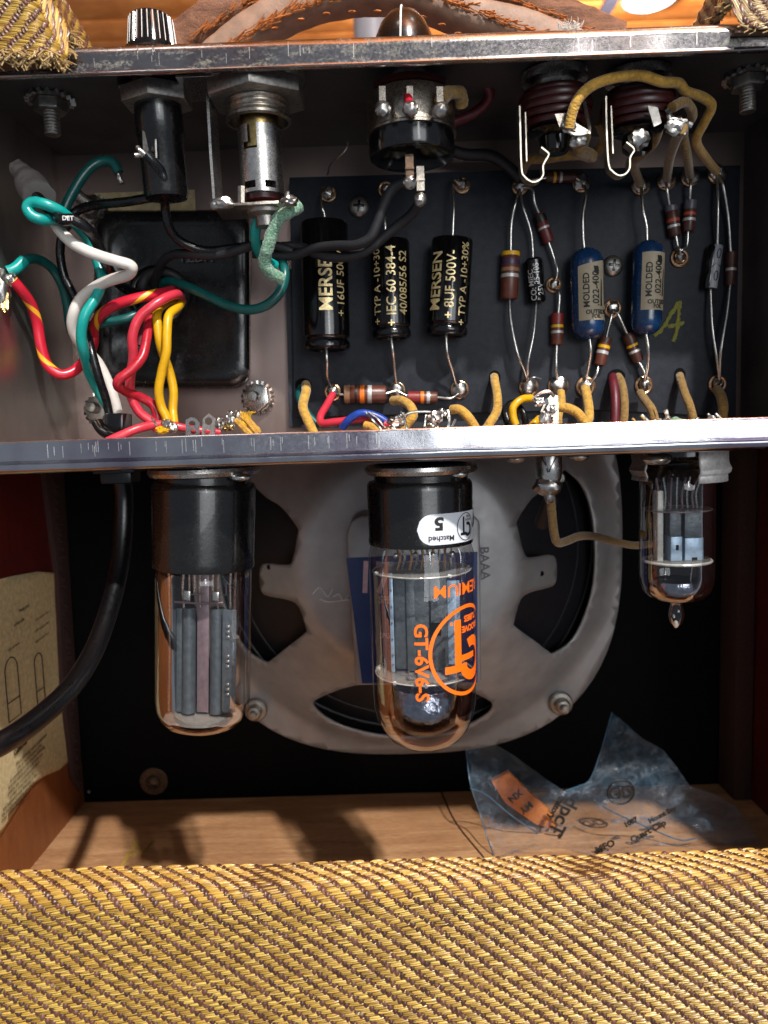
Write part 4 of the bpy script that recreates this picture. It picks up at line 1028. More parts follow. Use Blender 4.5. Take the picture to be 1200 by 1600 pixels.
for k, (px, py) in enumerate(((598, 165), (641, 165), (688, 166))):
    p = P(px, py, Yp-1.35); mb = MB(); span(mb, (p.x-.09, p.y+.02, p.z-.15), (p.x+.09, p.y+.08, p.z+.5), .01); link('solder_lug', mb, M['nickel'], t, smooth=False)
    mb = MB(); blob(mb, p+Vector((0, -.05, -.1)), (.2, .16, .2), k+40, .25); link('solder_joint', mb, M['solder'], t)
for px, py, y0, m in ((640, 262, Yp-.9, 'rust'), (657, 280, Yp-.5, 'nickel')):
    p = P(px, py, y0); mb = MB(); span(mb, (p.x-.11, p.y, p.z-.3), (p.x+.11, p.y+.06, p.z+.35), .01); span(mb, (p.x-.12, p.y-.03, p.z-.05), (p.x+.12, p.y+.09, p.z+.02), .01); link('switch_lug', mb, M[m], t, smooth=False)
for k, (px, py) in enumerate(((640, 285), (657, 312))):
    mb = MB(); blob(mb, P(px, py, Yp-.9+k*.4), (.17, .15, .18), k+50, .3); link('solder_joint', mb, M['solder'], t)

# pilot lamp holder ----------------------------------------------------------
Yl = PZ(400, 116, ztop).y; cL = P(400, 116, Yl); cL.z = ztop
axl = (P(411, 300, Yl+.1)-cL).normalized(); rf = (Vector((1, 0, 0))-axl*axl.x).normalized(); sd = axl.cross(rf)
def hl(py): return (cL-P(405, py, Yl)).length
t = thing('pilot_lamp_holder', cL, 'pilot lamp holder with silver bayonet barrel and bent metal bracket', 'lamp holder')
mb = MB(); prism(mb, hexpoly(1.38, .52), cL+axl*.32, rf, sd, axl*.40, .05); link('hexagon_nut', mb, M['dullsteel'], t, ang=25)
mb = MB(); lathe(mb, [(1.3, .02), (1.32, .1), (1.2, .3), (.9, .32)], cL, axl, 48); link('washer', mb, M['dullsteel'], t)
h0 = hl(160); mb = MB(); lathe(mb, [(.84, .6)]+thread_prof(.84, .7, hl(186), .14, .05)+[(.88, hl(186)), (.88, hl(190)), (.78, hl(192)), (.74, .9)], cL, axl, 48); link('threaded_barrel', mb, M['nickel'], t)
mb = MB(); lathe(mb, [(.5, .8), (.52, hl(205)), (.5, hl(235))], cL, axl, 36); link('brass_liner', mb, M['brass'], t)
r = .585; h1, h2 = hl(203), hl(306); mb = MB()
# barrel with a J shaped bayonet slot facing the viewer
N = 72; hs = list(np.linspace(h1, h2, 20)); vid = {}
for i, h in enumerate(hs):
    for k in range(N):
        a = 2*PI*k/N
        for j, rr in enumerate((r, r-.05)):
            vid[i, k, j] = len(mb.v); mb.v.append(cL+axl*h+(Vector((0, -1, 0))*math.cos(a)+Vector((1, 0, 0))*math.sin(a))*rr)
def slot(i, k):
    a = (k if k < N/2 else k-N)*360/N
    return (i < 7 and -28 < a < -4) or (5 <= i < 7 and -44 < a <= -28) or (16 <= i < 18 and (-50 < a < -10 or 12 < a < 45))
for i in range(len(hs)-1):
    for k in range(N):
        if slot(i, k): continue
        k2 = (k+1) % N
        for j in (0, 1):
            q = (vid[i, k, j], vid[i+1, k, j], vid[i+1, k2, j], vid[i, k2, j]); mb.f.append(q if j == 0 else q[::-1]); mb.uv.append(None)
link('bayonet_barrel', mb, M['steel'], t)
mb = MB(); lathe(mb, [(.50, h2), (.48, h2+.12), (.3, h2+.2), (0, h2+.2)], cL, axl, 32); link('insulator', mb, M['maroon'], t)
# bracket
zb0 = P(330, 322, Yl-.3)
q = [P(320, 125, Yl+.6), P(322, 150, Yl-.35), P(327, 240, Yl-.35), P(333, 322, Yl-.4)]
mb = MB()
for a, b in zip(q[1:-1], q[2:]):
    mb.add([a, b, b+Vector((0, 1.1, 0)), a+Vector((0, 1.1, 0)), a+Vector((.07, 0, 0)), b+Vector((.07, 0, 0)), b+Vector((.07, 1.1, 0)), a+Vector((.07, 1.1, 0))],
           [(0, 3, 2, 1), (4, 5, 6, 7), (0, 1, 5, 4), (2, 3, 7, 6), (1, 2, 6, 5), (3, 0, 4, 7)])
a = q[1]; b = P(470, 130, Yl-.2); box(mb, Vector(((a.x+cL.x)/2+.1, Yl+.1, ztop-.27)), (2.9, 1.5, .06), None, .01)
link('bracket', mb, M['steel'], t, smooth=False)
pl = [P(*p, Yl-.35) for p in ((333, 325), (340, 318), (352, 322), (385, 318), (432, 318), (434, 323), (350, 326))]
mb = MB(); a = P(333, 322, Yl-.4); b = P(436, 318, Yl-.35)
box(mb, (a+b)/2+Vector((0, .55, 0)), ((b-a).length, 1.3, .07), Matrix.Rotation(-math.atan2(b.z-a.z, b.x-a.x), 3, 'Y'), .01); link('base_plate', mb, M['nickel'], t)
mb = MB(); lathe(mb, [(.55, 0), (.5, .22), (.3, .3), (.3, .55), (0, .56)], P(415, 322, Yl+.2), axl, 32); link('contact_washer', mb, M['dullsteel'], t)
mb = MB(); blob(mb, P(346, 318, Yl-.45), (.34, .2, .16), 71, .3); blob(mb, P(336, 320, Yl-.5), (.16, .12, .14), 72, .2); tag(link('solder_joint', mb, M['solder'], t), None)
mb = MB(); tube(mb, wpts([(378, 292, Yl-.3), (378, 318, Yl-.3)]), .12, 8, False); link('spacer_post', mb, M['nickel'], t)
mb = MB(); blob(mb, P(452, 314, Yl-.5), (.24, .2, .13), 73, .4); tube(mb, wpts([(440, 322, Yl-.5), (446, 312, Yl-.55), (450, 300, Yl-.55)]), .05, 6); link('solder_joint', mb, M['solder'], t)

# input jacks -----------------------------------------------------------------
def jack(px, label, hook, inner, clips, k):
    Yj = PZ(px, 112, ztop).y; c = P(px, 112, Yj); c.z = ztop; ax = nrm((.02, .10, -1)); t = thing('input_jack', c, label, 'jack', 'input jacks under the top of the chassis')
    H = lambda py: ztop-P(px, py, Yj).z
    mb = MB(); lathe(mb, [(.85, .0), (.88, .06), (.82, .1), (.82, .16), (.9, .18), (.9, .25), (.75, .27), (.6, .3), (.6, .5)], c, ax, 48); link('washer', mb, M['steel'], t)
    h = H(140); mb = MB()
    for j, (rr, th) in enumerate(((.84, .16), (.98, .2), (1.02, .2), (.98, .18), (.9, .16))):
        lathe(mb, [(0, h), (rr-.02, h), (rr, h+.03), (rr, h+th-.03), (rr-.02, h+th), (0, h+th)], c, ax, 48); h += th+.012
    tag(link('phenolic_disc', mb, M['maroon'], t), None, None, None, 'stuff')
    mb = MB(); lathe(mb, [(.72, h), (.75, h+.08), (.6, h+.2), (.42, h+.24), (.4, h+.6), (.3, h+.68), (0, h+.68)], c, ax, 40); link('jack_body', mb, M['blackpl'], t)
    mb = MB(); lathe(mb, [(.62, h-.02), (.64, h+.05), (.58, h+.1)], c+Vector((0, -.05, 0)), ax, 32); link('metal_ring', mb, M['nickel'], t)
    Ys = Yj-1.0
    mb = MB(); q = resample(wpts([(x, y, Ys) for x, y in hook]), sub=5)
    for a, b in zip(q[:-1], q[1:]):
        d = (b-a).normalized(); n = Vector((-d.z, 0, d.x))*.02
        mb.add([a-n, a+n, b+n, b-n]+[v+Vector((0, .32, 0)) for v in (a-n, a+n, b+n, b-n)], [(0, 1, 2, 3), (7, 6, 5, 4), (1, 5, 6, 2), (0, 3, 7, 4)])
    q = wpts([(x, y, Ys+.3) for x, y in inner])
    for a, b in zip(q[:-1], q[1:]):
        d = (b-a).normalized(); n = Vector((-d.z, 0, d.x))*.018
        mb.add([a-n, a+n, b+n, b-n]+[v+Vector((0, .32, 0)) for v in (a-n, a+n, b+n, b-n)], [(0, 1, 2, 3), (7, 6, 5, 4), (1, 5, 6, 2), (0, 3, 7, 4), (0, 4, 5, 1), (3, 2, 6, 7)])
    link('contact_spring', mb, M['spring'], t, ang=60)
    for (x, y, rw, s) in clips:
        mb = MB(); blob(mb, P(x, y, Yj-.9), (rw, rw*.7, rw), s+k, .35); link('solder_joint', mb, M['solder'], t)
    return Yj
YJ = jack(866, 'left input jack with maroon discs and a long hooked spring', [(812, 165), (813, 200), (815, 262), (820, 276), (832, 284), (843, 281), (849, 272), (849, 258), (857, 243), (856, 238), (846, 230)], [(821, 175), (823, 252)], [(888, 198, .16, 1)], 60)
jack(997, 'right input jack with maroon discs, hooked spring and a shiny solder bead', [(947, 150), (948, 200), (951, 255), (958, 268), (968, 274), (978, 271), (984, 262), (985, 246), (991, 235), (988, 229), (979, 222)], [(955, 165), (958, 240)], [(999, 217, .26, 9)], 70)
def plate(name, parent, pts, Y, th, mat):
    q = [P(x, y, Y) for x, y in pts]; mb = MB(); prism(mb, [(p.x, p.z) for p in q], (0, Y, 0), (1, 0, 0), (0, 0, 1), (0, th, 0)); return link(name, mb, M[mat], parent, smooth=False)
t = thing('jack_terminal', P(905, 190, YJ-.9), 'crooked shiny solder tags hanging at the right of the left input jack', 'solder tag')
plate('tag_plate', t, [(867, 178), (895, 176), (900, 192), (922, 205), (923, 209), (905, 208), (893, 202), (875, 200)], YJ-.95, .05, 'nickel')
mb = MB(); tube(mb, wpts([(913, 160, YJ-.7), (917, 182, YJ-.8), (920, 205, YJ-.9), (900, 210, YJ-.95), (888, 205, YJ-.95)]), .05, 6); tube(mb, wpts([(893, 218, YJ-.6), (908, 226, YJ-.8)]), .06, 6); link('bent_wire', mb, M['leadwire'], t)
mb = MB(); blob(mb, P(888, 196, YJ-1.0), (.2, .15, .12), 5, .4); blob(mb, P(903, 222, YJ-.8), (.25, .15, .15), 7, .4); link('solder_joint', mb, M['solder'], t)
t = thing('jack_terminal', P(1060, 200, YJ-.9), 'crooked solder tag with frayed wire end right of the right input jack', 'solder tag')
plate('tag_plate', t, [(1012, 165), (1028, 168), (1034, 192), (1022, 198)], YJ-.9, .05, 'dullsteel')
mb = MB(); tube(mb, wpts([(1043, 172, YJ-.8), (1050, 185, YJ-.9), (1066, 190, YJ-.95), (1080, 197, YJ-.9)]), .07, 7, jit=.4); tube(mb, wpts([(1045, 180, YJ-.9), (1052, 200, YJ-.9), (1070, 210, YJ-.9)]), .06, 7, jit=.4); blob(mb, P(1056, 198, YJ-.9), (.3, .15, .22), 8, .5); link('solder_joint', mb, M['solder'], t)

# =================================================================== WIRES IN THE CHASSIS
G1 = 'insulated wires in the left of the chassis'; G2 = 'yellow cloth covered wires'
def W(label, mat, dpx, pts, grp=G1, **k): return wire(pts, dpx, mat, label, grp, **k)
# teal
W('bright teal wire curling round the black cable and down to the black connector', 'teal', 16, [(100, 338, 2.0), (84, 342, 1.9), (66, 343, 1.6), (50, 337, 1.5), (43, 325, 1.5), (52, 316, 1.5), (75, 321, 1.5), (100, 334, 1.8), (125, 358, 2.6), (140, 378, 3.0), (153, 410, 3.1), (160, 437, 3.0), (150, 465, 2.8), (133, 492, 2.6), (127, 522, 2.7), (131, 552, 3.0), (143, 590, 3.9), (165, 630, 4.4), (182, 660, 4.4)])
W('dark teal wire arching up to a bare end at upper left', 'dteal', 15, [(96, 345, 3.4), (104, 320, 3.4), (120, 290, 3.5), (138, 265, 3.6), (158, 252, 3.7), (176, 254, 3.7), (186, 270, 3.7)], bare=[(184, 266, 3.7), (187, 277, 3.7), (191, 287, 3.7)])
W('dark teal wire from the left terminal, looping down behind the striped wire', 'dteal', 14, [(24, 423, 2.5), (38, 408, 2.8), (58, 405, 3.4), (80, 418, 4.0), (97, 445, 4.4), (105, 475, 4.6), (108, 500, 4.7), (112, 520, 4.8)])
W('dark teal wire running from behind the white wire into the transformer hole', 'dteal', 14, [(112, 515, 4.8), (138, 509, 4.2), (172, 503, 4.1), (205, 495, 4.2), (228, 480, 4.6), (242, 462, 5.6)])
W('long dark teal wire sagging from the transformer hole towards the green cloth wire', 'dteal', 15, [(246, 450, 5.7), (262, 440, 5.0), (290, 447, 4.5), (325, 463, 4.1), (358, 478, 3.8), (390, 484, 3.6), (418, 476, 3.5), (438, 455, 3.5), (445, 428, 3.6), (438, 405, 3.9), (420, 385, 3.9)])
W('short bright teal wire soldered to the pilot lamp bracket', 'teal', 16, [(442, 316, 1.9), (425, 322, 1.8), (408, 338, 1.9), (399, 360, 2.1), (401, 385, 2.6), (412, 404, 3.2), (430, 415, 3.6)])
W('frosted green cloth covered wire hanging from the pilot lamp bracket', 'greencloth', 19, [(469, 322, 1.6), (455, 330, 1.5), (437, 339, 1.5), (427, 360, 1.6), (419, 385, 1.7), (413, 408, 1.9), (420, 424, 2.1), (440, 436, 2.4)], jit=.25, n=16)
# white and black from the power cable
W('white wire bending back on itself and running down to the black connector', 'white', 17, [(84, 345, 2.4), (95, 362, 2.2), (118, 383, 2.0), (150, 398, 1.9), (182, 408, 1.9), (202, 414, 2.0), (206, 421, 2.1), (198, 430, 2.3), (175, 437, 2.6), (150, 448, 2.9), (127, 466, 3.1), (115, 490, 3.1), (114, 515, 3.3), (128, 540, 3.6), (152, 565, 3.9), (168, 595, 4.0), (178, 622, 4.0), (185, 650, 4.1)])
W('thick black wire leading from the grey sleeve down to the transformer hole', 'blackwire', 17, [(50, 298, 1.9), (62, 312, 1.9), (78, 328, 2.0), (96, 342, 1.5), (115, 344, 1.6), (135, 356, 1.8), (150, 376, 2.2), (163, 405, 2.6), (176, 432, 3.4), (192, 448, 4.2), (212, 458, 4.8), (232, 460, 5.8)])
W('grey black wire hanging straight beside the left chassis corner', 'blackwire', 13, [(112, 345, 3.6), (98, 365, 3.7), (94, 395, 3.8), (100, 430, 3.9), (114, 460, 3.9), (127, 490, 3.8), (138, 530, 3.4), (146, 560, 3.2), (156, 595, 3.3), (166, 625, 3.5), (172, 655, 3.6)])
W('black wire crossing to the right towards the fuse holder wire', 'blackwire', 14, [(112, 335, 3.2), (130, 325, 3.2), (160, 319, 3.0), (200, 315, 2.8), (240, 308, 2.6), (256, 306, 2.5)])
W('black wire curving down from the fuse holder terminal to the twisted pair', 'blackwire', 14, [(228, 240, Yf-.7), (240, 253, Yf-.6), (252, 268, Yf-.4), (259, 290, Yf-.2), (258, 320, 2.5), (262, 348, 2.8), (274, 370, 3.1), (295, 384, 3.3), (325, 392, 3.4), (365, 388, 3.4), (392, 384, 3.6)], bare=[(214, 230, Yf-.8), (220, 236, Yf-.8), (232, 246, Yf-.7), (222, 242, Yf-.7), (210, 243, Yf-.8)])
W('black wire rising out of the transformer hole and turning right', 'blackcloth', 14, [(240, 462, 5.8), (244, 435, 5.0), (252, 412, 4.4), (270, 398, 3.9), (300, 397, 3.5), (340, 399, 3.4), (370, 391, 3.2), (400, 383, 3.2), (430, 384, 3.6), (455, 392, 3.8)])
W('black wire looped round the transformer hole', 'blackcloth', 15, [(232, 470, 5.7), (222, 452, 5.2), (230, 432, 5.1), (252, 424, 5.0), (275, 432, 5.1), (288, 450, 5.4), (285, 478, 5.7)])
W('upper wire of the twisted black pair ending at the volume control', 'blackcloth', 15, [(395, 396, 3.8), (430, 400, 3.8), (460, 399, 3.7), (490, 388, 3.4), (525, 384, 3.0), (555, 383, 2.6), (578, 372, 2.4), (590, 348, 2.3), (600, 320, 2.2), (614, 295, 2.1), (632, 284, 2.0)])
W('lower wire of the twisted black pair ending at the volume control', 'blackcloth', 15, [(440, 385, 3.9), (470, 386, 3.8), (505, 400, 3.4), (540, 402, 3.1), (572, 392, 2.9), (600, 370, 2.8), (622, 352, 2.7), (642, 336, 2.5), (656, 316, 2.2)])
t = thing('cable_sleeve', P(60, 300, 2), 'grey heat shrink sleeve over the end of the black cable at upper left', 'sleeve')
mb = MB(); tube(mb, wpts([(28, 264, 3.0), (38, 272, 2.8), (46, 284, 2.5), (54, 296, 2.2), (62, 308, 1.9)]), lambda k: .26 if k < .3 else .26+.16*min(1, (k-.3)/.25), 18, jit=.15); link('sleeve', mb, M['grey'], t, ang=70)
for s, px, py, dg, yy in (('12', 71, 318, -40, 1.74), ('DET', 106, 341, -3, 1.30)):
    mb = MB(); v, f = glyphs(s, .17, .002, 1, 9); v = rot2(v, dg); c = P(px, py, yy); mb.add([(c.x+a, c.y, c.z+b) for a, b in v], f); link('printed_text', mb, M['whiteink'], t, smooth=False)
# striped
W('red and yellow striped wire dipping in a U from the left terminal', 'stripe', 16, [(20, 438, 2.3), (32, 452, 2.5), (48, 475, 2.9), (58, 505, 3.2), (64, 540, 3.3), (74, 570, 3.4), (94, 585, 3.5), (115, 580, 3.7), (133, 562, 4.0), (145, 540, 4.3), (147, 520, 4.4)])
W('red and yellow striped wire reaching into the transformer hole', 'stripe', 16, [(146, 526, 4.4), (148, 508, 4.0), (160, 490, 3.6), (182, 476, 3.4), (210, 467, 3.4), (238, 461, 3.6), (262, 456, 4.2), (274, 452, 5.2)])
W('bright red wire falling in a wave from the transformer hole to the bottom', 'pinkred', 15, [(284, 470, 5.4), (278, 460, 4.2), (262, 464, 3.6), (240, 477, 3.3), (218, 496, 3.2), (207, 525, 3.2), (208, 560, 3.4), (203, 595, 3.6), (205, 620, 3.7), (218, 644, 3.8), (238, 660, 3.9), (246, 672, 3.9)])
W('red wire twisting behind the bright red one and kinking to the left', 'red', 15, [(268, 468, 5.4), (248, 480, 4.4), (234, 500, 3.9), (229, 530, 3.5), (222, 558, 3.2), (205, 578, 3.0), (187, 592, 2.9), (184, 603, 3.0), (196, 612, 3.4), (218, 620, 3.8), (238, 632, 4.0), (246, 650, 4.0), (248, 668, 4.0)])
W('dark red wire hidden between the two red ones', 'maroonw', 13, [(284, 466, 5.6), (262, 474, 5.0), (240, 486, 4.6), (226, 508, 4.4), (218, 540, 4.3)])
W('red wire lying along the lower lip beside the black connector', 'pinkred', 14, [(168, 690, 2.5), (190, 680, 2.6), (215, 670, 2.8), (240, 664, 3.1), (262, 664, 3.3)])
W('red wire passing behind the two metal tags on the lower lip', 'pinkred', 12, [(262, 662, 3.6), (285, 668, 3.7), (310, 672, 3.9), (345, 676, 4.0)])
W('left yellow wire crossing in front of the other below the transformer hole', 'yellow', 14, [(276, 466, 5.4), (258, 474, 4.6), (246, 488, 3.9), (247, 515, 3.7), (252, 545, 3.8), (264, 578, 4.2), (271, 610, 4.3), (270, 640, 4.3), (272, 662, 4.1)])
W('right yellow wire crossing behind the other below the transformer hole', 'yellow', 14, [(285, 470, 5.6), (278, 480, 4.2), (264, 493, 3.6), (261, 520, 3.4), (260, 550, 3.4), (253, 580, 3.5), (248, 610, 3.6), (252, 635, 3.7), (260, 652, 3.7), (262, 668, 3.7)])
# connector at the bottom left
t = thing('strain_relief', P(187, 672, 3.6), 'black plastic strain relief block where the power cable enters through the chassis', 'strain relief')
a = P(170, 646, 3.6); b = P(201, 682, 3.6); mb = MB(); box(mb, (a+b)/2, (b.x-a.x, .9, a.z-b.z), Matrix.Rotation(.06, 3, 'Y'), .06); link('block', mb, M['blackpl'], t)
mb = MB(); tube(mb, wpts([(152, 660, 3.2), (160, 672, 3.1), (175, 680, 3.0), (192, 684, 3.0)]), .17, 12); link('hook', mb, M['blackpl'], t)
# left terminal at the picture edge
t = thing('terminal_tag', P(5, 450, 2.2), 'silver solder tag with wire strands at the left edge of the picture', 'solder tag')
mb = MB(); blob(mb, P(3, 452, 2.2), (.22, .3, .55), 12, .35); blob(mb, P(18, 437, 2.3), (.14, .14, .2), 13, .4); link('solder_joint', mb, M['solder'], t)
for k in range(5):
    mb = MB(); tube(mb, wpts([(2+k*2.4, 458, 2.1), (3+k*2.3, 475, 2.05), (2+k*2.4, 482+3*(k % 3), 2.0)]), .035, 6, jit=.4); link('wire_strand', mb, M['brass'], t)
mb = MB(); tube(mb, wpts([(12, 425, 2.4), (24, 420, 2.5), (38, 407, 2.7)]), .17, 12); link('pale_sleeve', mb, M['teal'], t)

# cloth wires of the input jacks
yj = YJ-1.1
W('ochre cloth wire arching over both input jacks from left to right', 'cloth', 15, [(889, 200, yj), (893, 180, yj-.1), (903, 155, yj-.2), (925, 134, yj-.2), (958, 122, yj-.1), (1000, 118, yj), (1035, 128, yj+.2), (1060, 130, yj+.5), (1072, 143, yj+.8), (1098, 152, yj+1.3), (1112, 166, yj+1.6), (1100, 192, yj+2.1), (1088, 220, yj+2.8), (1102, 246, yj+3.9), (1120, 268, YC-.2)], G2)
W('ochre cloth wire sinking from the right jack tag to the left V resistor joint', 'clothd', 14, [(1066, 200, yj+.1), (1055, 222, yj+1.5), (1046, 250, yj+3), (1042, 280, YC-.2)], G2)
W('ochre cloth wire ending at the upper solder joint right of the V', 'clothd', 14, [(1050, 168, yj+.3), (1070, 160, yj+.7), (1082, 180, yj+1.4), (1068, 205, yj+2.2), (1074, 245, yj+3.3), (1078, 274, YC-.2)], G2)
W('brown cloth wire lying behind the left jack spring', 'clothd', 14, [(936, 190, yj+2), (944, 215, yj+2.6), (930, 238, yj+3), (890, 243, yj+3.3), (850, 248, yj+3.5), (826, 250, yj+3.6), (815, 270, YC-.2)], G2, jit=.2)
W('short brown cloth wire hanging behind the right jack spring', 'clothd', 14, [(1032, 192, yj+1.2), (1022, 222, yj+2), (1005, 240, yj+2.6), (990, 255, yj+3.4), (1000, 288, YC-.2)], G2)
W('frayed brown cloth wire under the left jack solder tags', 'clothd', 19, [(915, 210, yj+1.4), (908, 225, yj+1.2), (905, 238, yj+1.6), (925, 244, yj+2.3)], G2, jit=.35)
W('dark red wire looping behind the volume control lugs', 'maroonw', 15, [(645, 158, Yp-.9), (652, 140, Yp-.3), (675, 122, Yp+.2), (710, 112, Yp+.6), (745, 122, Yp+.9), (765, 142, Yp+1.1), (758, 162, Yp+1.4), (735, 180, Yp+1.6), (705, 192, Yp+1.5)], None)
W('red sleeved wire end soldered to the middle lug of the volume control', 'red', 13, [(640, 163, Yp-1.4), (638, 150, Yp-1.2), (645, 138, Yp-.8)], None)
W('grey green cloth wire on the right lug of the volume control', 'clothd', 19, [(688, 158, Yp-1.2), (700, 146, Yp-.9), (718, 145, Yp-.6), (722, 165, Yp-.3)], None, jit=.3)
W('thick black wire lying behind the volume control along the back wall', 'blackcloth', 17, [(660, 215, 5.6), (720, 240, 5.6), (765, 243, 5.7), (795, 262, 5.9), (812, 280, 6.0)], None)
W('thin bare wire standing above the largest gold lettered capacitor', 'leadwire', 3.2, [(512, 272, 6.2), (516, 258, 5.8), (530, 245, 5.4), (541, 232, 5.2), (543, 222, 5.2)], None)
# wires at the lower edge of the board
W('leftmost yellow cloth wire, passing through a slot beside a green one', 'cloth', 15, [(478, 600, YC+.1), (478, 612, YC-.5), (473, 635, YC-1), (480, 655, YC-1.3), (492, 680, YC-1.4)], G2)
W('dark green cloth wire beside the leftmost yellow cloth wire', 'dteal', 12, [(470, 604, YC+.1), (468, 622, YC-.2), (480, 645, YC-.5), (500, 668, YC-.7)], None)
W('red wire from the first solder joint bending along the lower lip', 'pinkred', 12, [(520, 616, YC-.5), (511, 632, YC-.9), (501, 650, YC-1.3), (503, 661, YC-1.5), (525, 659, YC-1.7), (560, 655, YC-1.9), (585, 653, YC-2.0), (604, 668, YC-2.1)], None)
W('blue wire hooked over the red wire at the bottom', 'blue', 12, [(535, 668, YC-2.0), (545, 656, YC-2.2), (562, 646, YC-2.3), (582, 648, YC-2.3), (602, 658, YC-2.3), (612, 672, YC-2.3)], None)
W('short yellow cloth wire stub between the blue wire and the lip', 'cloth', 13, [(570, 664, YC-2.3), (582, 668, YC-2.4), (595, 680, YC-2.4)], G2)
W('yellow cloth wire arching from the second solder joint', 'cloth', 15, [(614, 626, YC-.6), (628, 626, YC-1.0), (642, 636, YC-1.4), (645, 650, YC-1.6), (636, 662, YC-1.6), (628, 675, YC-1.6)], G2)
W('yellow cloth wire arching down to the right of the middle tags', 'cloth', 15, [(706, 640, YC-2.0), (718, 640, YC-2.2), (730, 650, YC-2.3), (740, 664, YC-2.3), (748, 678, YC-2.3)], G2)
W('tall yellow cloth wire coming through the board right of the third gold lettered capacitor', 'cloth', 14, [(772, 586, YC+.3), (773, 596, YC-.4), (777, 620, YC-1), (776, 642, YC-1.3), (766, 660, YC-1.5), (755, 676, YC-1.5)], G2)
W('yellow insulated wire curled in front of the fourth row solder joint', 'yellow', 12, [(830, 622, YC-1.8), (815, 624, YC-2.1), (802, 636, YC-2.2), (802, 652, YC-2.2), (806, 664, YC-2.2)], None)
W('black wire curled behind the yellow one at the bottom centre right', 'blackwire', 13, [(812, 630, YC-1.2), (797, 632, YC-1.2), (790, 644, YC-1.2), (794, 660, YC-1.3), (802, 672, YC-1.3)], None)
W('short black wire leaning at the bottom centre right', 'blackwire', 11, [(810, 634, YC-1.7), (818, 646, YC-1.9), (822, 664, YC-1.9)], None)
W('bright yellow wire end lying by the large ground tag', 'yellow', 11, [(842, 654, YC-2.2), (836, 660, YC-2.4), (828, 668, YC-2.4)], None)
W('yellow cloth wire rising to the fifth solder joint behind the ground tag', 'cloth', 13, [(876, 612, YC-.5), (877, 630, YC-.8), (872, 650, YC-1), (873, 672, YC-1)], G2)
W('yellow cloth wire curving right and down from the ground tag', 'cloth', 15, [(872, 636, YC-2.0), (888, 638, YC-2.1), (903, 646, YC-2.1), (914, 662, YC-2.1), (920, 676, YC-2.1)], G2)
W('yellow cloth wire hanging straight from the solder joint under the left blue capacitor', 'cloth', 15, [(914, 606, YC-.3), (917, 620, YC-.6), (920, 640, YC-.9), (919, 655, YC-1.1), (910, 668, YC-1.1)], G2)
W('dark red wire through the slot right of the left blue capacitor', 'maroonw', 14, [(957, 585, YC+.3), (958, 596, YC-.3), (961, 620, YC-.7), (961, 650, YC-.9), (958, 680, YC-.9)], None)
W('brown cloth wire beside the dark red wire', 'clothd', 13, [(962, 584, YC+.3), (970, 596, YC-.3), (975, 620, YC-.7), (975, 650, YC-.9), (970, 680, YC-.9)], G2)
W('brown cloth wire below the right blue capacitor solder joint', 'clothd', 14, [(1000, 614, YC-.3), (1008, 626, YC-.7), (1018, 640, YC-1.1), (1024, 660, YC-1.3)], G2)
W('slanting ochre cloth wire between the right blue and the grey capacitor', 'clothd', 13, [(1061, 584, YC+.2), (1064, 595, YC-.3), (1070, 615, YC-.7), (1078, 635, YC-1), (1084, 660, YC-1.1)], G2)
W('brown cloth wire hanging from the rightmost solder joint', 'clothd', 15, [(1120, 608, YC-.3), (1127, 620, YC-.7), (1130, 640, YC-1), (1126, 662, YC-1.2)], G2)

# tags and solder clumps standing behind the lower lip --------------------------
def tag_lug(pts, holes, Y, mat, label):
    q = [P(x, y, Y) for x, y in pts]; hh = []
    for cx, cy, rx, ry in holes:
        c = P(cx, cy, Y); hh.append([(c.x+cm(rx, Y)*math.cos(a), c.z+cm(ry, Y)*math.sin(a)) for a in np.linspace(0, 2*PI, 17)[:-1]])
    v, f = cdt_fill([(p.x, p.z) for p in q], hh); mb = MB(); mb.add([(a, Y, b) for a, b in v], f)
    o = link('solder_tag', mb, M[mat], smooth=False); md = o.modifiers.new('thick', 'SOLIDIFY'); md.thickness = .05
    return tag(o, label, 'solder tag', 'solder tags behind the lower lip')
tag_lug([(290, 690), (290, 656), (298, 652), (305, 653), (311, 660), (312, 690)], [(300, 662, 5.5, 4.5), (302, 675, 4.5, 3.5)], 3.2, 'steel', 'bright flat tag with two holes on the lower lip, left of the darker tag')
tag_lug([(314, 690), (317, 654), (326, 646), (337, 654), (335, 690)], [(326, 658, 6, 6), (324, 675, 5, 3.5)], 3.1, 'dullsteel', 'dark pointed tag with two holes on the lower lip, right of the bright tag')
def clump(name, items, label, strands=()):
    t = thing(name, P(items[0][0], items[0][1]+8, items[0][2]), label, 'solder joint', 'solder clumps on the tube socket pins')
    for k, (x, y, Y, rx, rz, m) in enumerate(items):
        mb = MB(); blob(mb, P(x, y, Y), (cm(rx, Y), cm(rx*.7, Y), cm(rz, Y)), hash_(x, y), .55, 3, 2.6); link('solder_blob', mb, M[m], t)
    for pts, d, m in strands:
        mb = MB(); tube(mb, wpts(pts), cm(d, pts[0][2])/2, 7, jit=.3); link('wire_strand', mb, M[m], t)
def hash_(x, y): return (int(x)*7+int(y)*13) % 97
ys = 3.0
clump('socket_joint', [(262, 664, ys, 9, 8, 'solder'), (254, 672, ys, 10, 6, 'yellow'), (270, 668, ys, 8, 8, 'solder'), (258, 660, ys+.1, 6, 5, 'brass')], 'dark and silver solder clump at the foot of the yellow wires', [([(236, 652, ys), (242, 662, ys), (250, 672, ys)], 3, 'leadwire'), ([(240, 655, ys), (246, 668, ys)], 3, 'leadwire')])
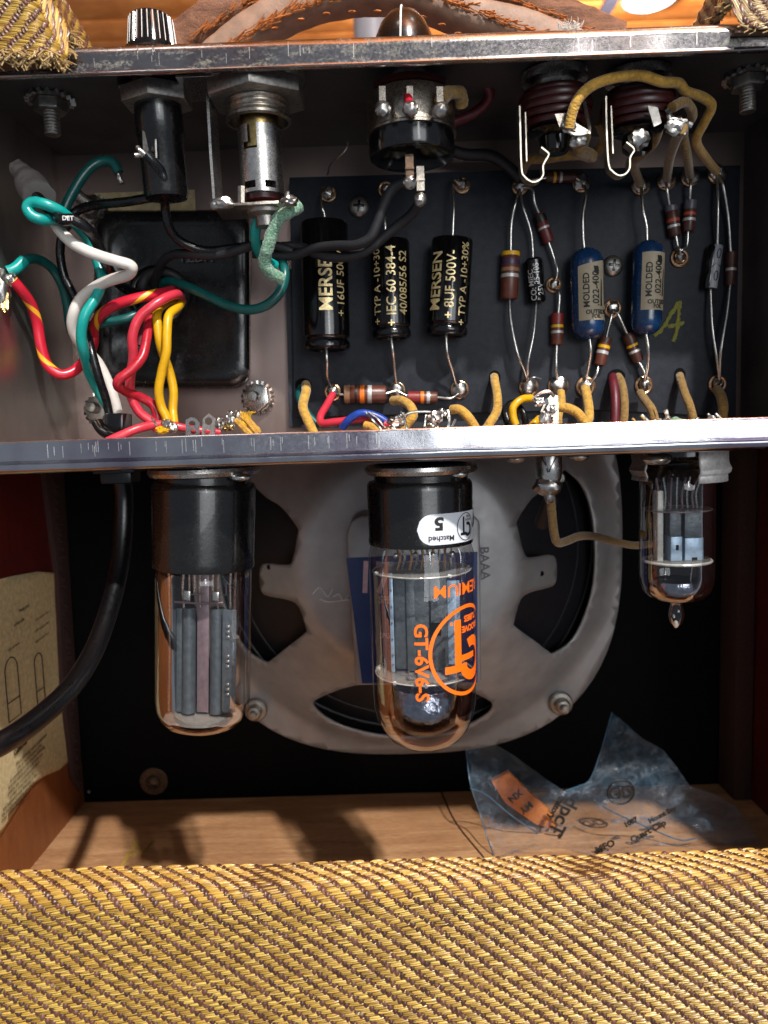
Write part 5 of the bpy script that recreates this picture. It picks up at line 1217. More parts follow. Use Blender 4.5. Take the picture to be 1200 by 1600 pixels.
clump('socket_joint', [(344, 662, ys, 7, 10, 'solder'), (360, 656, ys, 7, 12, 'solder'), (372, 652, ys, 6, 10, 'nickel'), (356, 668, ys, 9, 6, 'brass'), (382, 662, ys, 6, 8, 'yellow')], 'solder clump with frayed yellow cloth wire right of the two flat tags',
      [([(376, 648, ys), (390, 660, ys), (404, 678, ys)], 13, 'cloth'), ([(368, 655, ys), (380, 668, ys), (392, 680, ys)], 12, 'cloth')]+[([(380+k*2, 656, ys-.1), (378+k*3, 646, ys-.1), (375+k*5, 642+k % 3, ys-.1)], 1.6, 'yellow') for k in range(6)])
clump('socket_joint', [(604, 666, ys, 6, 8, 'red'), (618, 660, ys, 13, 10, 'solder'), (612, 670, ys, 11, 6, 'nickel'), (628, 650, ys, 6, 7, 'solder')], 'solder clump where the red and blue wires meet behind the lower lip',
      [([(572, 644, ys), (584, 658, ys), (598, 672, ys)], 5, 'leadwire'), ([(578, 645, ys-.1), (592, 656, ys-.1), (604, 674, ys-.1)], 4, 'leadwire'), ([(625, 655, ys), (640, 645, ys), (664, 643, ys), (684, 645, ys)], 4.5, 'leadwire'), ([(632, 652, ys), (634, 664, ys), (638, 676, ys)], 4, 'leadwire')])
clump('socket_joint', [(680, 652, ys, 12, 11, 'solder'), (676, 666, ys, 10, 7, 'nickel'), (690, 645, ys, 7, 7, 'solder')], 'silver solder clump joined by a bare wire, left of an arching yellow cloth wire',
      [([(666, 648, ys), (664, 662, ys), (662, 676, ys)], 5, 'leadwire'), ([(700, 640, ys), (702, 655, ys), (698, 674, ys)], 6, 'leadwire'), ([(712, 655, ys), (706, 670, ys)], 4, 'leadwire')])
clump('socket_joint', [(1012, 664, ys, 8, 7, 'leadwire'), (996, 668, ys, 10, 6, 'yellow'), (1028, 662, ys, 7, 8, 'solder'), (1044, 660, ys, 7, 9, 'solder'), (1058, 662, ys, 12, 9, 'greencloth')], 'frayed yellow, silver and green solder clump above the small glass tube',
      [([(988, 654, ys), (996, 662, ys), (1008, 670, ys)], 4, 'cloth'), ([(1002, 648, ys), (1014, 660, ys), (1020, 672, ys)], 6, 'leadwire'), ([(1022, 640, ys+.2), (1026, 655, ys), (1020, 668, ys)], 4, 'clothd'), ([(1040, 640, ys), (1044, 655, ys), (1048, 672, ys)], 7, 'nickel')])
clump('socket_joint', [(1090, 662, ys, 8, 9, 'leadwire'), (1112, 658, ys, 8, 10, 'leadwire'), (1126, 662, ys, 8, 8, 'label'), (1096, 670, ys, 7, 4, 'clothd')], 'frayed silver solder clump at the right end above the lip',
      [([(1106, 646, ys), (1112, 655, ys), (1106, 670, ys)], 4, 'leadwire'), ([(1118, 646, ys), (1128, 656, ys), (1132, 668, ys)], 4, 'leadwire')])
t = thing('ground_tag', P(855, 660, 2.6), 'broad crusted silver ground tag with a hole standing on the lower lip', 'solder tag')
yq = 2.9
plate('tag_plate', t, [(842, 690), (845, 642), (852, 626), (862, 616), (872, 618), (873, 640), (873, 690)], yq, .06, 'nickel')
for k, (x, y, rx, rz) in enumerate(((853, 655, 11, 12), (860, 640, 9, 9), (848, 668, 9, 7), (864, 668, 8, 8), (842, 628, 9, 7))):
    mb = MB(); blob(mb, P(x, y, yq-.08), (cm(rx, yq), .1, cm(rz, yq)), k+11, .6, 3, 3); link('solder_blob', mb, M['solder'], t)
mb = MB(); lathe(mb, [(.08, 0), (.08, .02), (0, .02)], P(853, 627, yq-.03), (0, -1, 0), 12, ref=(0, 0, 1)); link('hole', mb, M['blackpl'], t)
mb = MB(); tube(mb, wpts([(832, 624, yq), (845, 614, yq), (858, 612, yq), (866, 620, yq)]), .05, 6); tube(mb, wpts([(820, 600, YC-.3), (832, 590, YC-.5), (846, 592, YC-.4)]), .03, 6); link('bent_wire', mb, M['leadwire'], t)

# =================================================================== UNDER THE CHASSIS: TUBES
YT = 3.0
class Fr:
    def __init__(s, top, bot, Y):
        s.A, s.B = P(*top, Y), P(*bot, Y); s.ax = (s.B-s.A).normalized(); s.py0, s.py1 = top[1], bot[1]; s.L = (s.B-s.A).length; s.Y = Y
        s.rf = Vector((0, -1, 0)); s.rf = (s.rf-s.ax*s.rf.dot(s.ax)).normalized(); s.sd = Vector((1, 0, 0)); s.sd = (s.sd-s.ax*s.sd.dot(s.ax)-s.rf*s.sd.dot(s.rf)).normalized()
    def h(s, py): return (py-s.py0)/(s.py1-s.py0)*s.L
    def pt(s, dx, py, dy=0): return s.A+s.ax*s.h(py)+s.sd*cm(dx, s.Y)-s.rf*dy
    def lathe(s, mb, prof, n=64, **k): return lathe(mb, [(r, s.h(py)) for r, py in prof], s.A, s.ax, n, **k)
    def box(s, mb, dx0, dx1, py0, py1, dy0, dy1, bev=.02):
        c = s.pt((dx0+dx1)/2, (py0+py1)/2, (dy0+dy1)/2); R = Matrix((s.sd, -s.rf, -s.ax)).transposed()
        return box(mb, c, (cm(dx1-dx0, s.Y), dy1-dy0, s.h(py1)-s.h(py0)), R, bev)
def socket(px, w, y0, y1, label, neck):
    c = P(px, y0, YT); c.z = min(zlo-.01, P(px, y0+1, YT-1.6).z)
    t = thing('tube_socket', c, label, 'tube socket', 'metal rimmed tube sockets under the chassis'); r = cm(w/2, YT)
    mb = MB(); q = [((r-.14)*math.cos(a), (r-.14)*math.sin(a)) for a in np.linspace(0, 2*PI, 49)]
    lathe(mb, [(r*.7, 0), (r*.93, .0), (r, .06), (r*1.01, .17), (r*.97, .28), (r*.9, .32), (r*.8, .28), (r*.78, .1)], c, (0, 0, -1), 64, mod=lambda a, h: 1+.02*math.sin(a*3+1)); link('retaining_ring', mb, M['steel'], t)
    mb = MB(); lathe(mb, [(neck, 0), (neck, .9), (neck*.9, .95), (0, .95)], c, (0, 0, -1), 48); link('socket_body', mb, M['bakelite'], t)
    p = P(px+w*.33, y1-4, YT-1.0); mb = MB(); blob(mb, p, (.3, .22, .12), 33, .12); link('rivet', mb, M['steel'], t)
socket(318, 172, 730, 750, 'metal rimmed socket holding the left black based tube', 1.36)
socket(657, 176, 727, 745, 'metal rimmed socket holding the orange printed tube', 1.4)
# left rectifier tube
f1 = Fr((319, 750), (317, 1137), YT)
t = thing('rectifier_tube', f1.B, 'glass rectifier tube with a plain black base and grey plates, hanging at left', 'vacuum tube', 'vacuum tubes hanging under the chassis')
rb = cm(80, YT)
mb = MB(); f1.lathe(mb, [(0, 752), (rb*.96, 753), (rb*.99, 757), (rb, 764), (rb*.985, 868), (rb*.995, 876), (rb*.98, 881), (rb*.9, 881)]); link('base', mb, M['bakelite'], t)
rg = cm(75, YT)
mb = MB(); f1.lathe(mb, [(rg*.98, 872), (rg, 900), (rg, 1085), (rg*.985, 1100), (rg*.93, 1114), (rg*.82, 1125), (rg*.62, 1133), (rg*.35, 1137), (0, 1138)], 72); link('glass_bulb', mb, M['glass'], t, ang=180)
for dx in (-23, 22):
    mb = MB(); r = cm(11, YT); f1.lathe(mb, [(r, 946), (r, 1112)], 32); mb.v = [v+f1.sd*cm(dx, YT)-f1.rf*.0 for v in mb.v]
    f1.box(mb, dx-20 if dx < 0 else dx+10, dx-9 if dx < 0 else dx+20, 948, 1112, -.03, .03)
    link('plate', mb, M['plate'], t)
mb = MB(); f1.box(mb, 34, 56, 944, 1104, -.35, -.3); link('flat_plate', mb, M['plate'], t)
mb = MB()
for y in (978, 1024, 1068):
    for dy in (-8, 0, 8): f1.box(mb, 40, 46, y+dy-2.5, y+dy+2.5, -.40, -.35)
tag(link('punched_tab', mb, M['steel'], t), None, None, None, 'stuff')
mb = MB(); f1.box(mb, -58, -44, 950, 1110, .0, .05); link('flat_plate', mb, M['plated'], t)
mb = MB(); f1.box(mb, -10, 9, 886, 1112, -.02, .03); link('reflection_strip', mb, M['mauve'], t)  # pinkish reflection between the plates, built as a coloured strip
mb = MB(); tube(mb, [f1.pt(-42, 935, -.3), f1.pt(0, 936, -.35), f1.pt(34, 934, -.3)], .035, 6, False); tube(mb, [f1.pt(-28, 924, -.2), f1.pt(2, 923, -.2)], .025, 6, False); tube(mb, [f1.pt(14, 924, -.2), f1.pt(38, 923, -.2), f1.pt(38, 905, -.2)], .02, 6, False); link('cross_wire', mb, M['mauve'], t)
for dx, y0, y1, m in ((-30, 888, 946, 'steel'), (-22, 888, 930, 'nickel'), (-14, 890, 925, 'steel'), (-4, 888, 945, 'nickel'), (16, 888, 925, 'steel'), (24, 890, 946, 'nickel'), (44, 888, 945, 'steel'), (52, 888, 1000, 'nickel'), (-54, 888, 1110, 'nickel')):
    mb = MB(); tube(mb, [f1.pt(dx, y0, -.1), f1.pt(dx+RND.uniform(-2, 2), (y0+y1)/2, -.1), f1.pt(dx, y1, -.1)], .035, 6); link('support_wire', mb, M[m], t)
for dx in (-23, 22):
    mb = MB(); f1.box(mb, dx-5, dx+5, 918, 938, -.25, -.15); link('filament_clip', mb, M['steel'], t)
mb = MB(); f1.lathe(mb, [(0, 1116), (rg*.80, 1116), (rg*.82, 1118), (0, 1119)], 40, mod=lambda a, h: 1 if abs(math.cos(a)) < .75 else .85); link('mica_spacer', mb, M['micas'], t)
mb = MB(); tube(mb, [f1.pt(38, 890, -.7), f1.pt(48, 900, -.8), f1.pt(58, 911, -.6)], .015, 5); link('getter_wire', mb, M['steel'], t)

# power tube with orange print
f2 = Fr((655, 748), (665, 1163), YT)
t = thing('power_tube', f2.B, 'large glass power tube with orange lettering and a white sticker on its black base', 'vacuum tube', 'vacuum tubes hanging under the chassis')
rb = cm(82.5, YT)
mb = MB(); f2.lathe(mb, [(0, 750), (rb*.96, 750), (rb*.995, 755), (rb, 762), (rb*.985, 832), (rb*1.0, 838), (rb*.99, 844), (rb*.9, 845)]); base2 = link('base', mb, M['bakelite'], t)
rg = cm(83, YT)
mb = MB(); f2.lathe(mb, [(rg*.92, 838), (rg*.96, 848), (rg, 860), (rg*1.0, 1075), (rg*.985, 1095), (rg*.93, 1116), (rg*.83, 1134), (rg*.68, 1149), (rg*.45, 1160), (rg*.2, 1164), (0, 1164.5)], 72); gl2 = link('glass_bulb', mb, M['glass'], t, ang=180)
mb = MB(); f2.lathe(mb, [(rg*.62, 1066), (rg*.70, 1080), (rg*.74, 1102), (rg*.69, 1120), (rg*.50, 1134), (rg*.2, 1140), (0, 1140)], 56); link('getter_cup', mb, pm('getter_blue_grey', (.26, .27, .33), .1, 1, 6, .3, 2, .5, .12), t)
mb = MB(); torus(mb, f2.pt(0, 1074, 0), rg*.44, .05, f2.ax, 36, 8); link('getter_ring', mb, M['steel'], t)
for dx in (-18, 16):
    mb = MB(); f2.box(mb, dx-8, dx+8, 1080, 1110, -.35, -.3); link('getter_strip', mb, M['steel'], t)
mb = MB(); f2.box(mb, -46, 40, 890, 1040, -.2, .55, .1); link('anode', mb, M['plate'], t)
mb = MB(); f2.box(mb, -26, -12, 888, 1040, -.32, -.22, .02); link('anode_rib', mb, M['plate'], t)
mb = MB(); f2.box(mb, 12, 34, 888, 1040, -.34, -.24, .02); link('anode_rib', mb, M['plate'], t)
mb = MB(); f2.box(mb, -52, -46, 888, 1042, -.25, .5, .01); f2.box(mb, 40, 60, 905, 1036, .0, .05, .01); link('screen_wing', mb, M['plateblue'], t)
mb = MB(); f2.box(mb, 12, 28, 965, 985, -.37, -.35, .0); link('anode_window', mb, M['blackpl'], t)
mb = MB()
for k_, y in enumerate((915, 940, 965, 990, 1015, 1030)): blob(mb, f2.pt(-49, y, -.28), .035, k_, .1, 1)
tag(link('spot_weld', mb, M['steel'], t), None, None, None, 'stuff')
for y, n_ in ((886, 'upper'), (1044, 'lower')):
    mb = MB(); f2.lathe(mb, [(0, y-1.3), (rg*.93, y-1.3), (rg*.94, y), (rg*.93, y+1.3), (0, y+1.3)], 56, mod=lambda a, h: 1+.035*math.sin(a*7+y)); link('mica_spacer', mb, M['micas'], t)
    mb = MB(); torus(mb, f2.pt(0, y, 0), rg*.93, .022, f2.ax, 48, 6); link('mica_rim', mb, M['mica'], t)
mb = MB()
for k_ in range(11):
    a = k_*.56; blob(mb, f2.A+f2.ax*f2.h(886 if k_ % 2 else 1045)+(f2.rf*math.cos(a)+f2.sd*math.sin(a))*rg*.9, (.07, .07, .06), k_, .5, 2)
tag(link('mica_tooth', mb, M['sticker'], t), None, None, None, 'stuff')
for k_, dx in enumerate((-40, -32, -20, -10, 0, 8, 18, 28, 38, 48)):
    mb = MB(); tube(mb, [f2.pt(dx, 846, -.2+.1*(k_ % 3)), f2.pt(dx*.9+3, 866, -.1), f2.pt(dx*.95, 886, -.1+.1*(k_ % 2))], .045, 6); link('support_wire', mb, M['steel' if k_ % 2 else 'copper'], t)
    if k_ % 3 == 0:
        mb = MB(); blob(mb, f2.pt(dx, 862, -.25), (.09, .07, .1), k_, .3, 2); link('weld_bead', mb, M['solder'], t)
for dx in (-24, 22):
    mb = MB(); tube(mb, [f2.pt(dx, 1044, 0), f2.pt(dx*.8, 1060, -.1), f2.pt(dx*.8, 1076, -.1)], .05, 6); link('support_wire', mb, M['steel'], t)
# orange print on the glass
def pg(mb, v, f, a_deg, py, rr=None): on_cyl(mb, v, f, f2.A, f2.ax, (rr or rg)+.012, a0=math.radians(a_deg), h0=f2.h(py))
AC, PYC = 51, 998
def ringmesh(r0, r1, a0=0, a1=2*PI, n=64, sx=1):
    v = []; f = []
    for k in range(n+1):
        a = a0+(a1-a0)*k/n; v += [(r0*math.cos(a)*sx, r0*math.sin(a)), (r1*math.cos(a)*sx, r1*math.sin(a))]
    return v, [(2*k, 2*k+1, 2*k+3, 2*k+2) for k in range(n)]
def bar(x0, y0, x1, y1, n=8):
    v = []; f = []
    for i in range(n+1):
        for j in range(n+1): v.append((x0+(x1-x0)*i/n, y0+(y1-y0)*j/n))
    for i in range(n):
        for j in range(n): k = i*(n+1)+j; f.append((k, k+n+1, k+n+2, k+1))
    return v, f
kx = .92
mb = MB(); v, f = ringmesh(1.24, 1.35, n=80, sx=1.0); pg(mb, v, f, AC, PYC); link('printed_ring', mb, M['orangeink'], gl2, smooth=False)
mb = MB()
v, f = bar(-.52, -.5, -.27, .95); pg(mb, v, f, AC, PYC)
mb2 = MB(); v, f = bar(-.86, -.60, -.02, -.38); pg(mb2, v, f, AC, PYC); mb.add(mb2.v, mb2.f)
link('printed_letter', mb, M['orangeink'], gl2, smooth=False)
mb = MB(); v, f = ringmesh(.36, .66, math.radians(-150), math.radians(115)); v = [(a+.28, b-.30) for a, b in v]; pg(mb, v, f, AC, PYC)
v, f = bar(-.27, -.30, .40, -.12); pg(mb, v, f, AC, PYC, rg+.002); link('printed_letter', mb, M['orangeink'], gl2, smooth=False)
for s, sz, ang, py, dg, b in (('PREMIUM', .50, 50, 905, 180, .004), ('GROOVE', .25, 62, 966, 180, .01), ('TUBES', .25, 60, 951, 180, .01), ('GT-6V6-S', .54, -5, 1008, -90, .014)):
    v, f = glyphs(s, sz, b, 1.05 if s[0] != 'P' else 1.12, .1); v = rot2(v, dg); mb = MB(); pg(mb, v, f, ang, py); link('printed_text', mb, M['orangeink'], gl2, smooth=False)
v, f = ringmesh(0, .05, n=12); mb = MB(); v = [(a-.62, b+.86) for a, b in v]; pg(mb, v, f, AC, PYC); link('printed_dot', mb, M['orangeink'], gl2, smooth=False)
# white sticker on the base
def pb(mb, v, f, a_deg, py, off=.02): on_cyl(mb, v, f, f2.A, f2.ax, rb+off, a0=math.radians(a_deg), h0=f2.h(py))
H_ = cm(46, YT)/2; a0, a1 = -.10, 1.75; v = []; f = []
n = 40; xs0, xs1 = rb*a0, rb*a1
for i in range(n+1):
    u = xs0+(xs1-xs0)*i/n; d = min(u-xs0, H_); hh = math.sqrt(max(0, H_*H_-(H_-d)**2)) if d < H_ else H_
    for q in np.linspace(-1, 1, 7): v.append((u, q*max(hh, .02)))
for i in range(n):
    for j in range(6): k = i*7+j; f.append((k, k+7, k+8, k+1))
mb = MB(); pb(mb, v, f, 0, 816, .012); stk = link('sticker', mb, M['sticker'], base2, smooth=True)
for s, sz, ang, py, dg, b, sx in (('5', .50, 17, 807, 180, .02, 1.2), ('Matched', .215, 20, 829, 180, .004, 1.1), ('V', .55, 77, 808, 180, .03, 1)):
    v, f = glyphs(s, sz, b, sx, .1); v = rot2(v, dg); mb = MB(); pb(mb, v, f, ang, py, .022); link('printed_text', mb, M['ink'], stk, smooth=False)
mb = MB(); v, f = ringmesh(.385, .41, n=40); pb(mb, v, f, 53, 816, .022); link('printed_ring', mb, M['ink'], stk, smooth=False)
mb = MB(); v, f = bar(-.16, -.18, -.08, .30, 3); pb(mb, v, f, 53, 816, .022); v, f = bar(-.26, -.24, 0, -.16, 3); pb(mb, v, f, 53, 816, .023); link('printed_letter', mb, M['ink'], stk, smooth=False)
mb = MB(); v, f = ringmesh(.12, .21, math.radians(-150), math.radians(115), 24); v = [(a+.1, b-.08) for a, b in v]; pb(mb, v, f, 53, 816, .022); link('printed_letter', mb, M['ink'], stk, smooth=False)
for s, py in (('GROOVE', 806), ('TUBES', 801)):
    v, f = glyphs(s, .085, .002, 1, .1); v = rot2(v, 180); mb = MB(); pb(mb, v, f, 58, py, .022); link('printed_text', mb, M['ink'], stk, smooth=False)

# small tube at right
f3 = Fr((1058, 715), (1057, 940), YT)
t = thing('preamp_tube', f3.B, 'small all glass tube with a pointed tip, hanging at right', 'vacuum tube', 'vacuum tubes hanging under the chassis')
rg3 = cm(56.5, YT)
mb = MB(); f3.lathe(mb, [(rg3*.98, 722), (rg3, 760), (rg3, 895), (rg3*.98, 908), (rg3*.9, 922), (rg3*.74, 932), (rg3*.5, 937), (rg3*.24, 940), (rg3*.16, 944), (rg3*.20, 952), (rg3*.22, 962), (rg3*.17, 973), (rg3*.06, 981), (0, 982)], 60); link('glass_bulb', mb, M['glass'], t, ang=180)
mb = MB(); blob(mb, f3.pt(-1, 976, 0), (.08, .08, .12), 4, .1); link('glass_tip', mb, M['mica'], t)
mb = MB(); f3.lathe(mb, [(rg3*.66, 905), (rg3*.70, 914), (rg3*.62, 926), (rg3*.3, 931), (0, 932)], 48); link('getter_cup', mb, pm('getter_blue_grey', (.26, .27, .33), .1, 1, 6, .3, 2, .5, .12), t)
mb = MB(); f3.box(mb, -15, 3, 835, 873, -.3, .25, .02); f3.box(mb, 7, 36, 838, 873, -.3, .25, .02); link('anode', mb, M['plateblue'], t)
mb = MB(); f3.box(mb, -15, 3, 795, 835, -.22, .2, .02); f3.box(mb, 8, 36, 795, 838, -.22, .2, .02); link('upper_anode', mb, M['plate'], t)
mb = MB(); f3.box(mb, -7, -3, 848, 856, -.32, -.3, 0); f3.box(mb, 18, 26, 868, 873, -.32, -.3, 0); link('anode_hole', mb, M['blackpl'], t)
mb = MB(); f3.box(mb, -32, -23, 765, 874, -.1, .3, .01); link('side_plate', mb, M['mica'], t)
for y, mm in ((794, 'mauve'), (874, 'mica')):
    mb = MB(); f3.lathe(mb, [(0, y-1), (rg3*.92, y-1), (rg3*.93, y), (rg3*.92, y+1.2), (0, y+1.2)], 48, mod=lambda a, h: 1+.03*math.sin(a*9)); link('mica_spacer', mb, M['micas'], t)
    mb = MB(); torus(mb, f3.pt(0, y, 0), rg3*.9, .025 if mm == 'mauve' else .045, f3.ax, 40, 6); link('mica_rim', mb, M[mm], t)
for k_, dx in enumerate((-36, -22, -12, 0, 10, 20, 30, 38)):
    mb = MB(); tube(mb, [f3.pt(dx, 745, -.2+.15*(k_ % 2)), f3.pt(dx*.8, 770, 0), f3.pt(dx*.85, 794, 0)], .03, 6); link('support_wire', mb, M['steel' if k_ % 2 else 'mauve'], t)
mb = MB(); torus(mb, f3.pt(-2, 908, 0), rg3*.5, .03, f3.ax, 28, 6); link('getter_ring', mb, M['steel'], t)
mb = MB(); tube(mb, [f3.pt(24, 876, -.1), f3.pt(22, 890, -.1), f3.pt(20, 906, -.1)], .02, 6); link('getter_wire', mb, M['steel'], t)
# shield socket
c = P(1060, 712, YT); c.z = zlo; rs = cm(71, YT)
t = thing('shield_socket', c, 'dented tin shield socket with a cut away side around the small tube', 'tube socket')
hz = zlo-P(1060, 757, YT-1.4).z
mb = MB(); lathe(mb, [(rs*.97, 0), (rs*.97, hz*.35), (rs*.99, hz*.5), (rs*1.04, hz*.62), (rs*1.03, hz*.7), (rs*.97, hz*.78), (rs*.98, hz)], c, (0, 0, -1), 40, a0=-2.3, a1=-.05, mod=lambda a, h: 1+.01*math.sin(a*5+h*4)); o = link('shield_skirt', mb, pm('dull_tin', (.66, .64, .62), .5, .5, 8, .2, 20, .3, .02), t); md = o.modifiers.new('thick', 'SOLIDIFY'); md.thickness = .05
mb = MB(); lathe(mb, [(rs*.97, 0), (rs*.93, hz*.4), (rs*1.0, hz*.62), (rs*.93, hz*.8), (rs*.95, hz*.95)], c, (0, 0, -1), 30, a0=1.05, a1=2.6); o = link('shield_skirt', mb, M['dullsteel'], t); md = o.modifiers.new('thick', 'SOLIDIFY'); md.thickness = .05
mb = MB(); lathe(mb, [(0, .02), (rs*.9, .02), (rs*.9, .2), (rs*.7, .3), (0, .3)], c, (0, 0, -1), 40); link('socket_body', mb, M['bakelite'], t)
mb = MB(); blob(mb, P(1026, 718, YT-1.1), (.42, .3, .16), 3, .15); link('screw_head', mb, M['nickel'], t)
# ground clamp and speaker wire
yg = 3.2
t = thing('ground_clamp', P(858, 780, yg), 'folded metal clamp under the chassis with a solder drip, holding the speaker wire', 'clamp')
mb = MB(); lathe(mb, [(.42, .0), (.45, .4), (.43, .75), (.3, .95), (.22, 1.0)], Vector((P(857, 715, yg).x, yg, zlo)), (0, 0, -1), 20, mod=lambda a, h: 1+.12*math.cos(2*a)); link('folded_tab', mb, M['steel'], t)
mb = MB(); blob(mb, P(856, 760, yg-.2), (.42, .3, .3), 21, .35); blob(mb, P(858, 774, yg-.2), (.16, .14, .25), 22, .2); link('solder_joint', mb, M['solder'], t)
mb = MB(); tube(mb, wpts([(846, 712, yg-.45), (853, 728, yg-.5), (856, 738, yg-.5)]), .02, 5); tube(mb, wpts([(870, 712, yg-.45), (862, 728, yg-.5), (858, 738, yg-.5)]), .02, 5); link('fold_line', mb, M['blackpl'], t)
g = 'screw heads under the chassis'
for px, py, lb in ((806, 716, 'small screw head under the chassis left of the folded clamp'), (905, 713, 'small screw head under the chassis right of the folded clamp')):
    mb = MB(); blob(mb, P(px, py+1, 2.6), (.28, .25, .13), px, .1); tag(link('screw_head', mb, M['nickel']), lb, 'screw head', g)
W('dark cloth covered speaker wire from the clamp to behind the small tube', 'clothd', 13, [(860, 775, yg), (862, 800, 3.6), (866, 835, 4.2), (872, 848, 4.6), (886, 845, 5.2), (905, 838, 6.0), (930, 838, 7), (960, 846, 8), (990, 852, 9), (1020, 850, 10)], None)
W('short black sleeve beside the speaker wire', 'blackcloth', 24, [(860, 782, 4.2), (852, 800, 4.6), (846, 818, 5.0)], None)
# power cable
t = thing('power_cable', P(0, 1165, -3), 'thick black power cable curving down from the chassis to the left edge of the picture', 'cable')
mb = MB(); tube(mb, wpts([(190, 742, 4.2), (194, 780, 4.4), (192, 840, 4.2), (184, 900, 3.6), (168, 960, 2.6), (145, 1020, 1.4), (110, 1075, 0), (60, 1122, -1.4), (5, 1160, -2.6), (-70, 1195, -3.6)]), .285, 20, sub=10); link('cable', mb, pm('dark_rubber', '070709', .32, 0, 3, .2, 9, .15, .01), t)
a = P(160, 738, 4.2); b = P(218, 764, 4.2); mb = MB(); box(mb, Vector(((a.x+b.x)/2, 4.2, zlo-.28)), (1.0, 1.0, .56), None, .1); box(mb, Vector(((a.x+b.x)/2, 4.2, zlo-.12)), (1.3, 1.3, .2), None, .06); link('strain_relief_foot', mb, pm('dark_rubber', '070709', .32, 0, 3, .2, 9, .15, .01), t)
mb = MB(); lathe(mb, [(.16, 0), (.16, .03), (0, .03)], P(481, 735, 6.5), (0, -1, 0), 16, ref=(0, 0, 1))

# =================================================================== HANDLE
t = thing('leather_handle', P(600, 40, 8), 'frayed brown leather carrying handle arching behind the knobs', 'handle')
def strap(name, pts, w, th, mat, jit, seed):
    q = resample(wpts(pts), sub=8); mb = MB(); m = len(q); n = 28
    for i, p in enumerate(q):
        d = (q[min(i+1, m-1)]-q[max(i-1, 0)]).normalized(); nn = Vector((-d.z, 0, d.x)); bb = Vector((0, 1, 0))
        wi = w(i/(m-1)) if callable(w) else w
        for k in range(n):
            a = 2*PI*k/n; ca, sa = math.cos(a), math.sin(a); e = .6
            o_ = nn*math.copysign(abs(ca)**e, ca)*wi/2+bb*math.copysign(abs(sa)**e, sa)*th/2
            ds = jit*(mnoise.noise((p+o_)*2.2+Vector((seed, 0, 0)))+.5*mnoise.noise((p+o_)*7))
            mb.v.append(p+o_*(1+ds))
    for i in range(m-1):
        for k in range(n): mb.f.append((i*n+k, i*n+(k+1) % n, (i+1)*n+(k+1) % n, (i+1)*n+k)); mb.uv.append(None)
    return link(name, mb, M[mat], t, ang=70)
strap('outer_leather', [(270, 92, 8.2), (340, 42, 8), (400, 8, 8), (470, -25, 8), (560, -48, 8), (660, -50, 8), (740, -25, 8), (810, 12, 8), (880, 45, 8), (960, 80, 8.3)], lambda k: 1.35-.2*math.sin(PI*k), 2.2, 'leather', .13, 1)
strap('inner_leather', [(335, 100, 7.4), (390, 55, 7.3), (445, 22, 7.2), (510, 0, 7.2), (575, -8, 7.2), (640, -4, 7.2), (690, 12, 7.2), (740, 32, 7.2), (820, 52, 7.3), (900, 85, 7.4)], lambda k: .95+.4*abs(k-.5), 1.5, 'leather2', .04, 2)
mb = MB()
for k in range(420):
    s = RND.random(); row = RND.choice((0, 1, 2))
    base = resample(wpts([(290, 64, 6.9), (360, 20, 6.9), (430, -15, 6.9), (520, -40, 6.9), (640, -45, 6.9), (760, -20, 6.9), (840, 15, 6.9), (930, 52, 6.9)]), sub=10) if row == 0 else resample(wpts([(330, 88, 6.5), (400, 45, 6.4), (470, 10, 6.4), (560, -15, 6.4), (650, -15, 6.4), (740, 15, 6.4), (820, 45, 6.4), (880, 75, 6.4)]), sub=10)
    i = int(s*(len(base)-2)); p = base[i]+Vector((0, RND.uniform(-.1, .1), RND.uniform(-.12, .12))); d = (base[i+1]-base[i]).normalized()
    L = RND.uniform(.15, .5); up = Vector((0, 0, RND.uniform(-.3, .45)))
    tube(mb, [p, p+d*L*.5+up*L*.5, p+d*L+up*L*1.1+Vector((0, -.05, 0))], RND.uniform(.012, .035), 4, False)
tag(link('torn_fibre', mb, M['fibre'], t), None, None, None, 'stuff')
for k in range(9):
    p = P(345+k*38+RND.uniform(-4, 4), 60 if False else 0, 6.4)
    base = wpts([(430, 42, 6.4), (470, 28, 6.4), (510, 19, 6.4), (550, 16, 6.4), (590, 15, 6.4), (630, 17, 6.4), (660, 24, 6.4), (690, 36, 6.4), (715, 50, 6.4)])[k]
    mb = MB(); blob(mb, base+Vector((0, 0, -.05)), (.13, .08, .04), k, .3, 2); link('edge_stitch', mb, M['fibre'], t)
t2 = thing('dust_fluff', P(888, 42, 2), 'white tuft of dust fluff on the top lip under the right end of the handle', 'fluff')
mb = MB()
for k in range(60):
    p = P(888+RND.uniform(-16, 16), 50+RND.uniform(-3, 3), .6); q = [p]
    for j in range(4): q.append(q[-1]+Vector((RND.uniform(-.08, .08), RND.uniform(-.05, .05), RND.uniform(.0, .1))))
    tube(mb, q, .008, 4)
tag(link('fibre', mb, M['fluff'], t2), None, None, None, 'stuff')

# =================================================================== BAG AND FLOOR THINGS
yb_ = 11.5
t = thing('plastic_bag', Vector((P(900, 1340, yb_).x, yb_, zfl)), 'crumpled clear blue plastic bag with black print lying in the lower right of the cabinet', 'plastic bag')
outer = [(728, 1172), (745, 1163), (775, 1164), (800, 1178), (830, 1200), (860, 1222), (882, 1236), (900, 1232), (922, 1218), (935, 1185), (948, 1150), (956, 1113), (975, 1128), (1005, 1155), (1035, 1170), (1055, 1195), (1078, 1228), (1120, 1242), (1152, 1262), (1170, 1290), (1188, 1325), (1192, 1400), (790, 1400), (778, 1350), (762, 1310), (748, 1265), (735, 1225)]
def yr_(px, py, s):
    return yb_+1.3*mnoise.noise(Vector((px*.011, py*.015, s)))+.22*mnoise.noise(Vector((px*.03+py*.02, py*.035, s+5)))-1.2*max(0, (py-1200)/200)*(1 if s < 3 else 0)
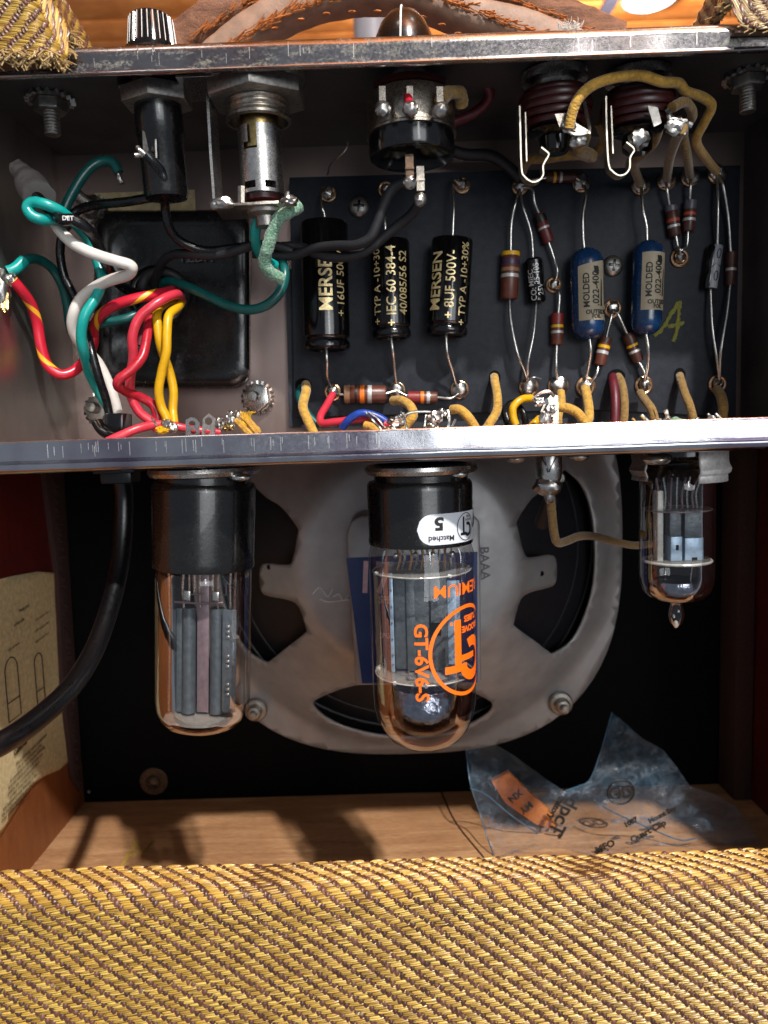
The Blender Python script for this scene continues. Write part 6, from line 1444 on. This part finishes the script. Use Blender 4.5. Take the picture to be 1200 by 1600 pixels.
for s_ in (1, 4):
    vv, ff = cdt_fill([(x, -y) for x, y in outer], grid=9)
    mb = MB(); mb.add([P(x, -y, yr_(x, -y, s_)+(1.0 if s_ == 4 else 0)) for x, y in vv], ff)
    for v in mb.v: v.z = max(v.z, zfl+.03)
    link('film', mb, M['bag'], t, ang=180)
mb = MB()
for pts in ([(728, 1172), (735, 1225), (748, 1265), (762, 1310), (780, 1360)], [(735, 1232), (760, 1242), (800, 1275), (850, 1310), (890, 1350)], [(882, 1236), (905, 1228), (922, 1218), (940, 1170), (956, 1113)], [(930, 1252), (960, 1270), (1010, 1292), (1060, 1312), (1088, 1310)]):
    tube(mb, [P(x, y, yr_(x, y, 1)-.03) for x, y in pts], .03, 5)
link('film_edge', mb, pm('blue_film_edge', '3d5a6e', .2, 0, 3, .2, 10, 0, 0), t)
for s, px, py, dg, hp in (('dpcT', 880, 1275, -118, 24), ('inatory', 868, 1262, -118, 10), ('GD', 970, 1238, 10, 20), ('MFO', 945, 1322, 25, 11), ('Quart Clip', 1012, 1298, 28, 10), ('1007', 985, 1284, 28, 8), ('Mount Bay', 1034, 1272, 28, 8)):
    mb = MB(); c = P(px, py, yr_(px, py, 1)-.12); v, f = glyphs(s, cm(hp, yb_)*1.4, .02, 1, 9); v = rot2(v, dg)
    mb.add([(c.x+a, c.y-.05+.0*a, c.z+b) for a, b in v], f); link('printed_text', mb, M['ink'], t, smooth=False)
mb = MB(); torus(mb, P(970, 1238, yr_(970, 1238, 1)-.15), .55, .04, (0, 1, .1), 28, 5); link('printed_ring', mb, M['ink'], t)
pl = [P(x, y, yb_+.7) for x, y in ((768, 1222), (796, 1208), (862, 1272), (872, 1300), (838, 1290), (790, 1256))]
t2 = thing('orange_packet', pl[0], 'small orange card with dark print inside the blue plastic bag', 'packet')
mb = MB(); prism(mb, [(p.x, p.z) for p in pl], (0, yb_+.75, 0), (1, 0, 0), (0, 0, 1), (0, .35, 0), .04); link('card', mb, pm('orange_card', 'd07a2a', .5, 0, 3, .15, 10, .2, .01), t2)
for s, px, py in (('XN', 805, 1244), ('MY', 822, 1262)):
    mb = MB(); c = P(px, py, yb_+.70); v, f = glyphs(s, .45, .01, 1, 9); v = rot2(v, -140); mb.add([(c.x+a, c.y, c.z+b) for a, b in v], f); link('printed_text', mb, M['ink'], t2, smooth=False)
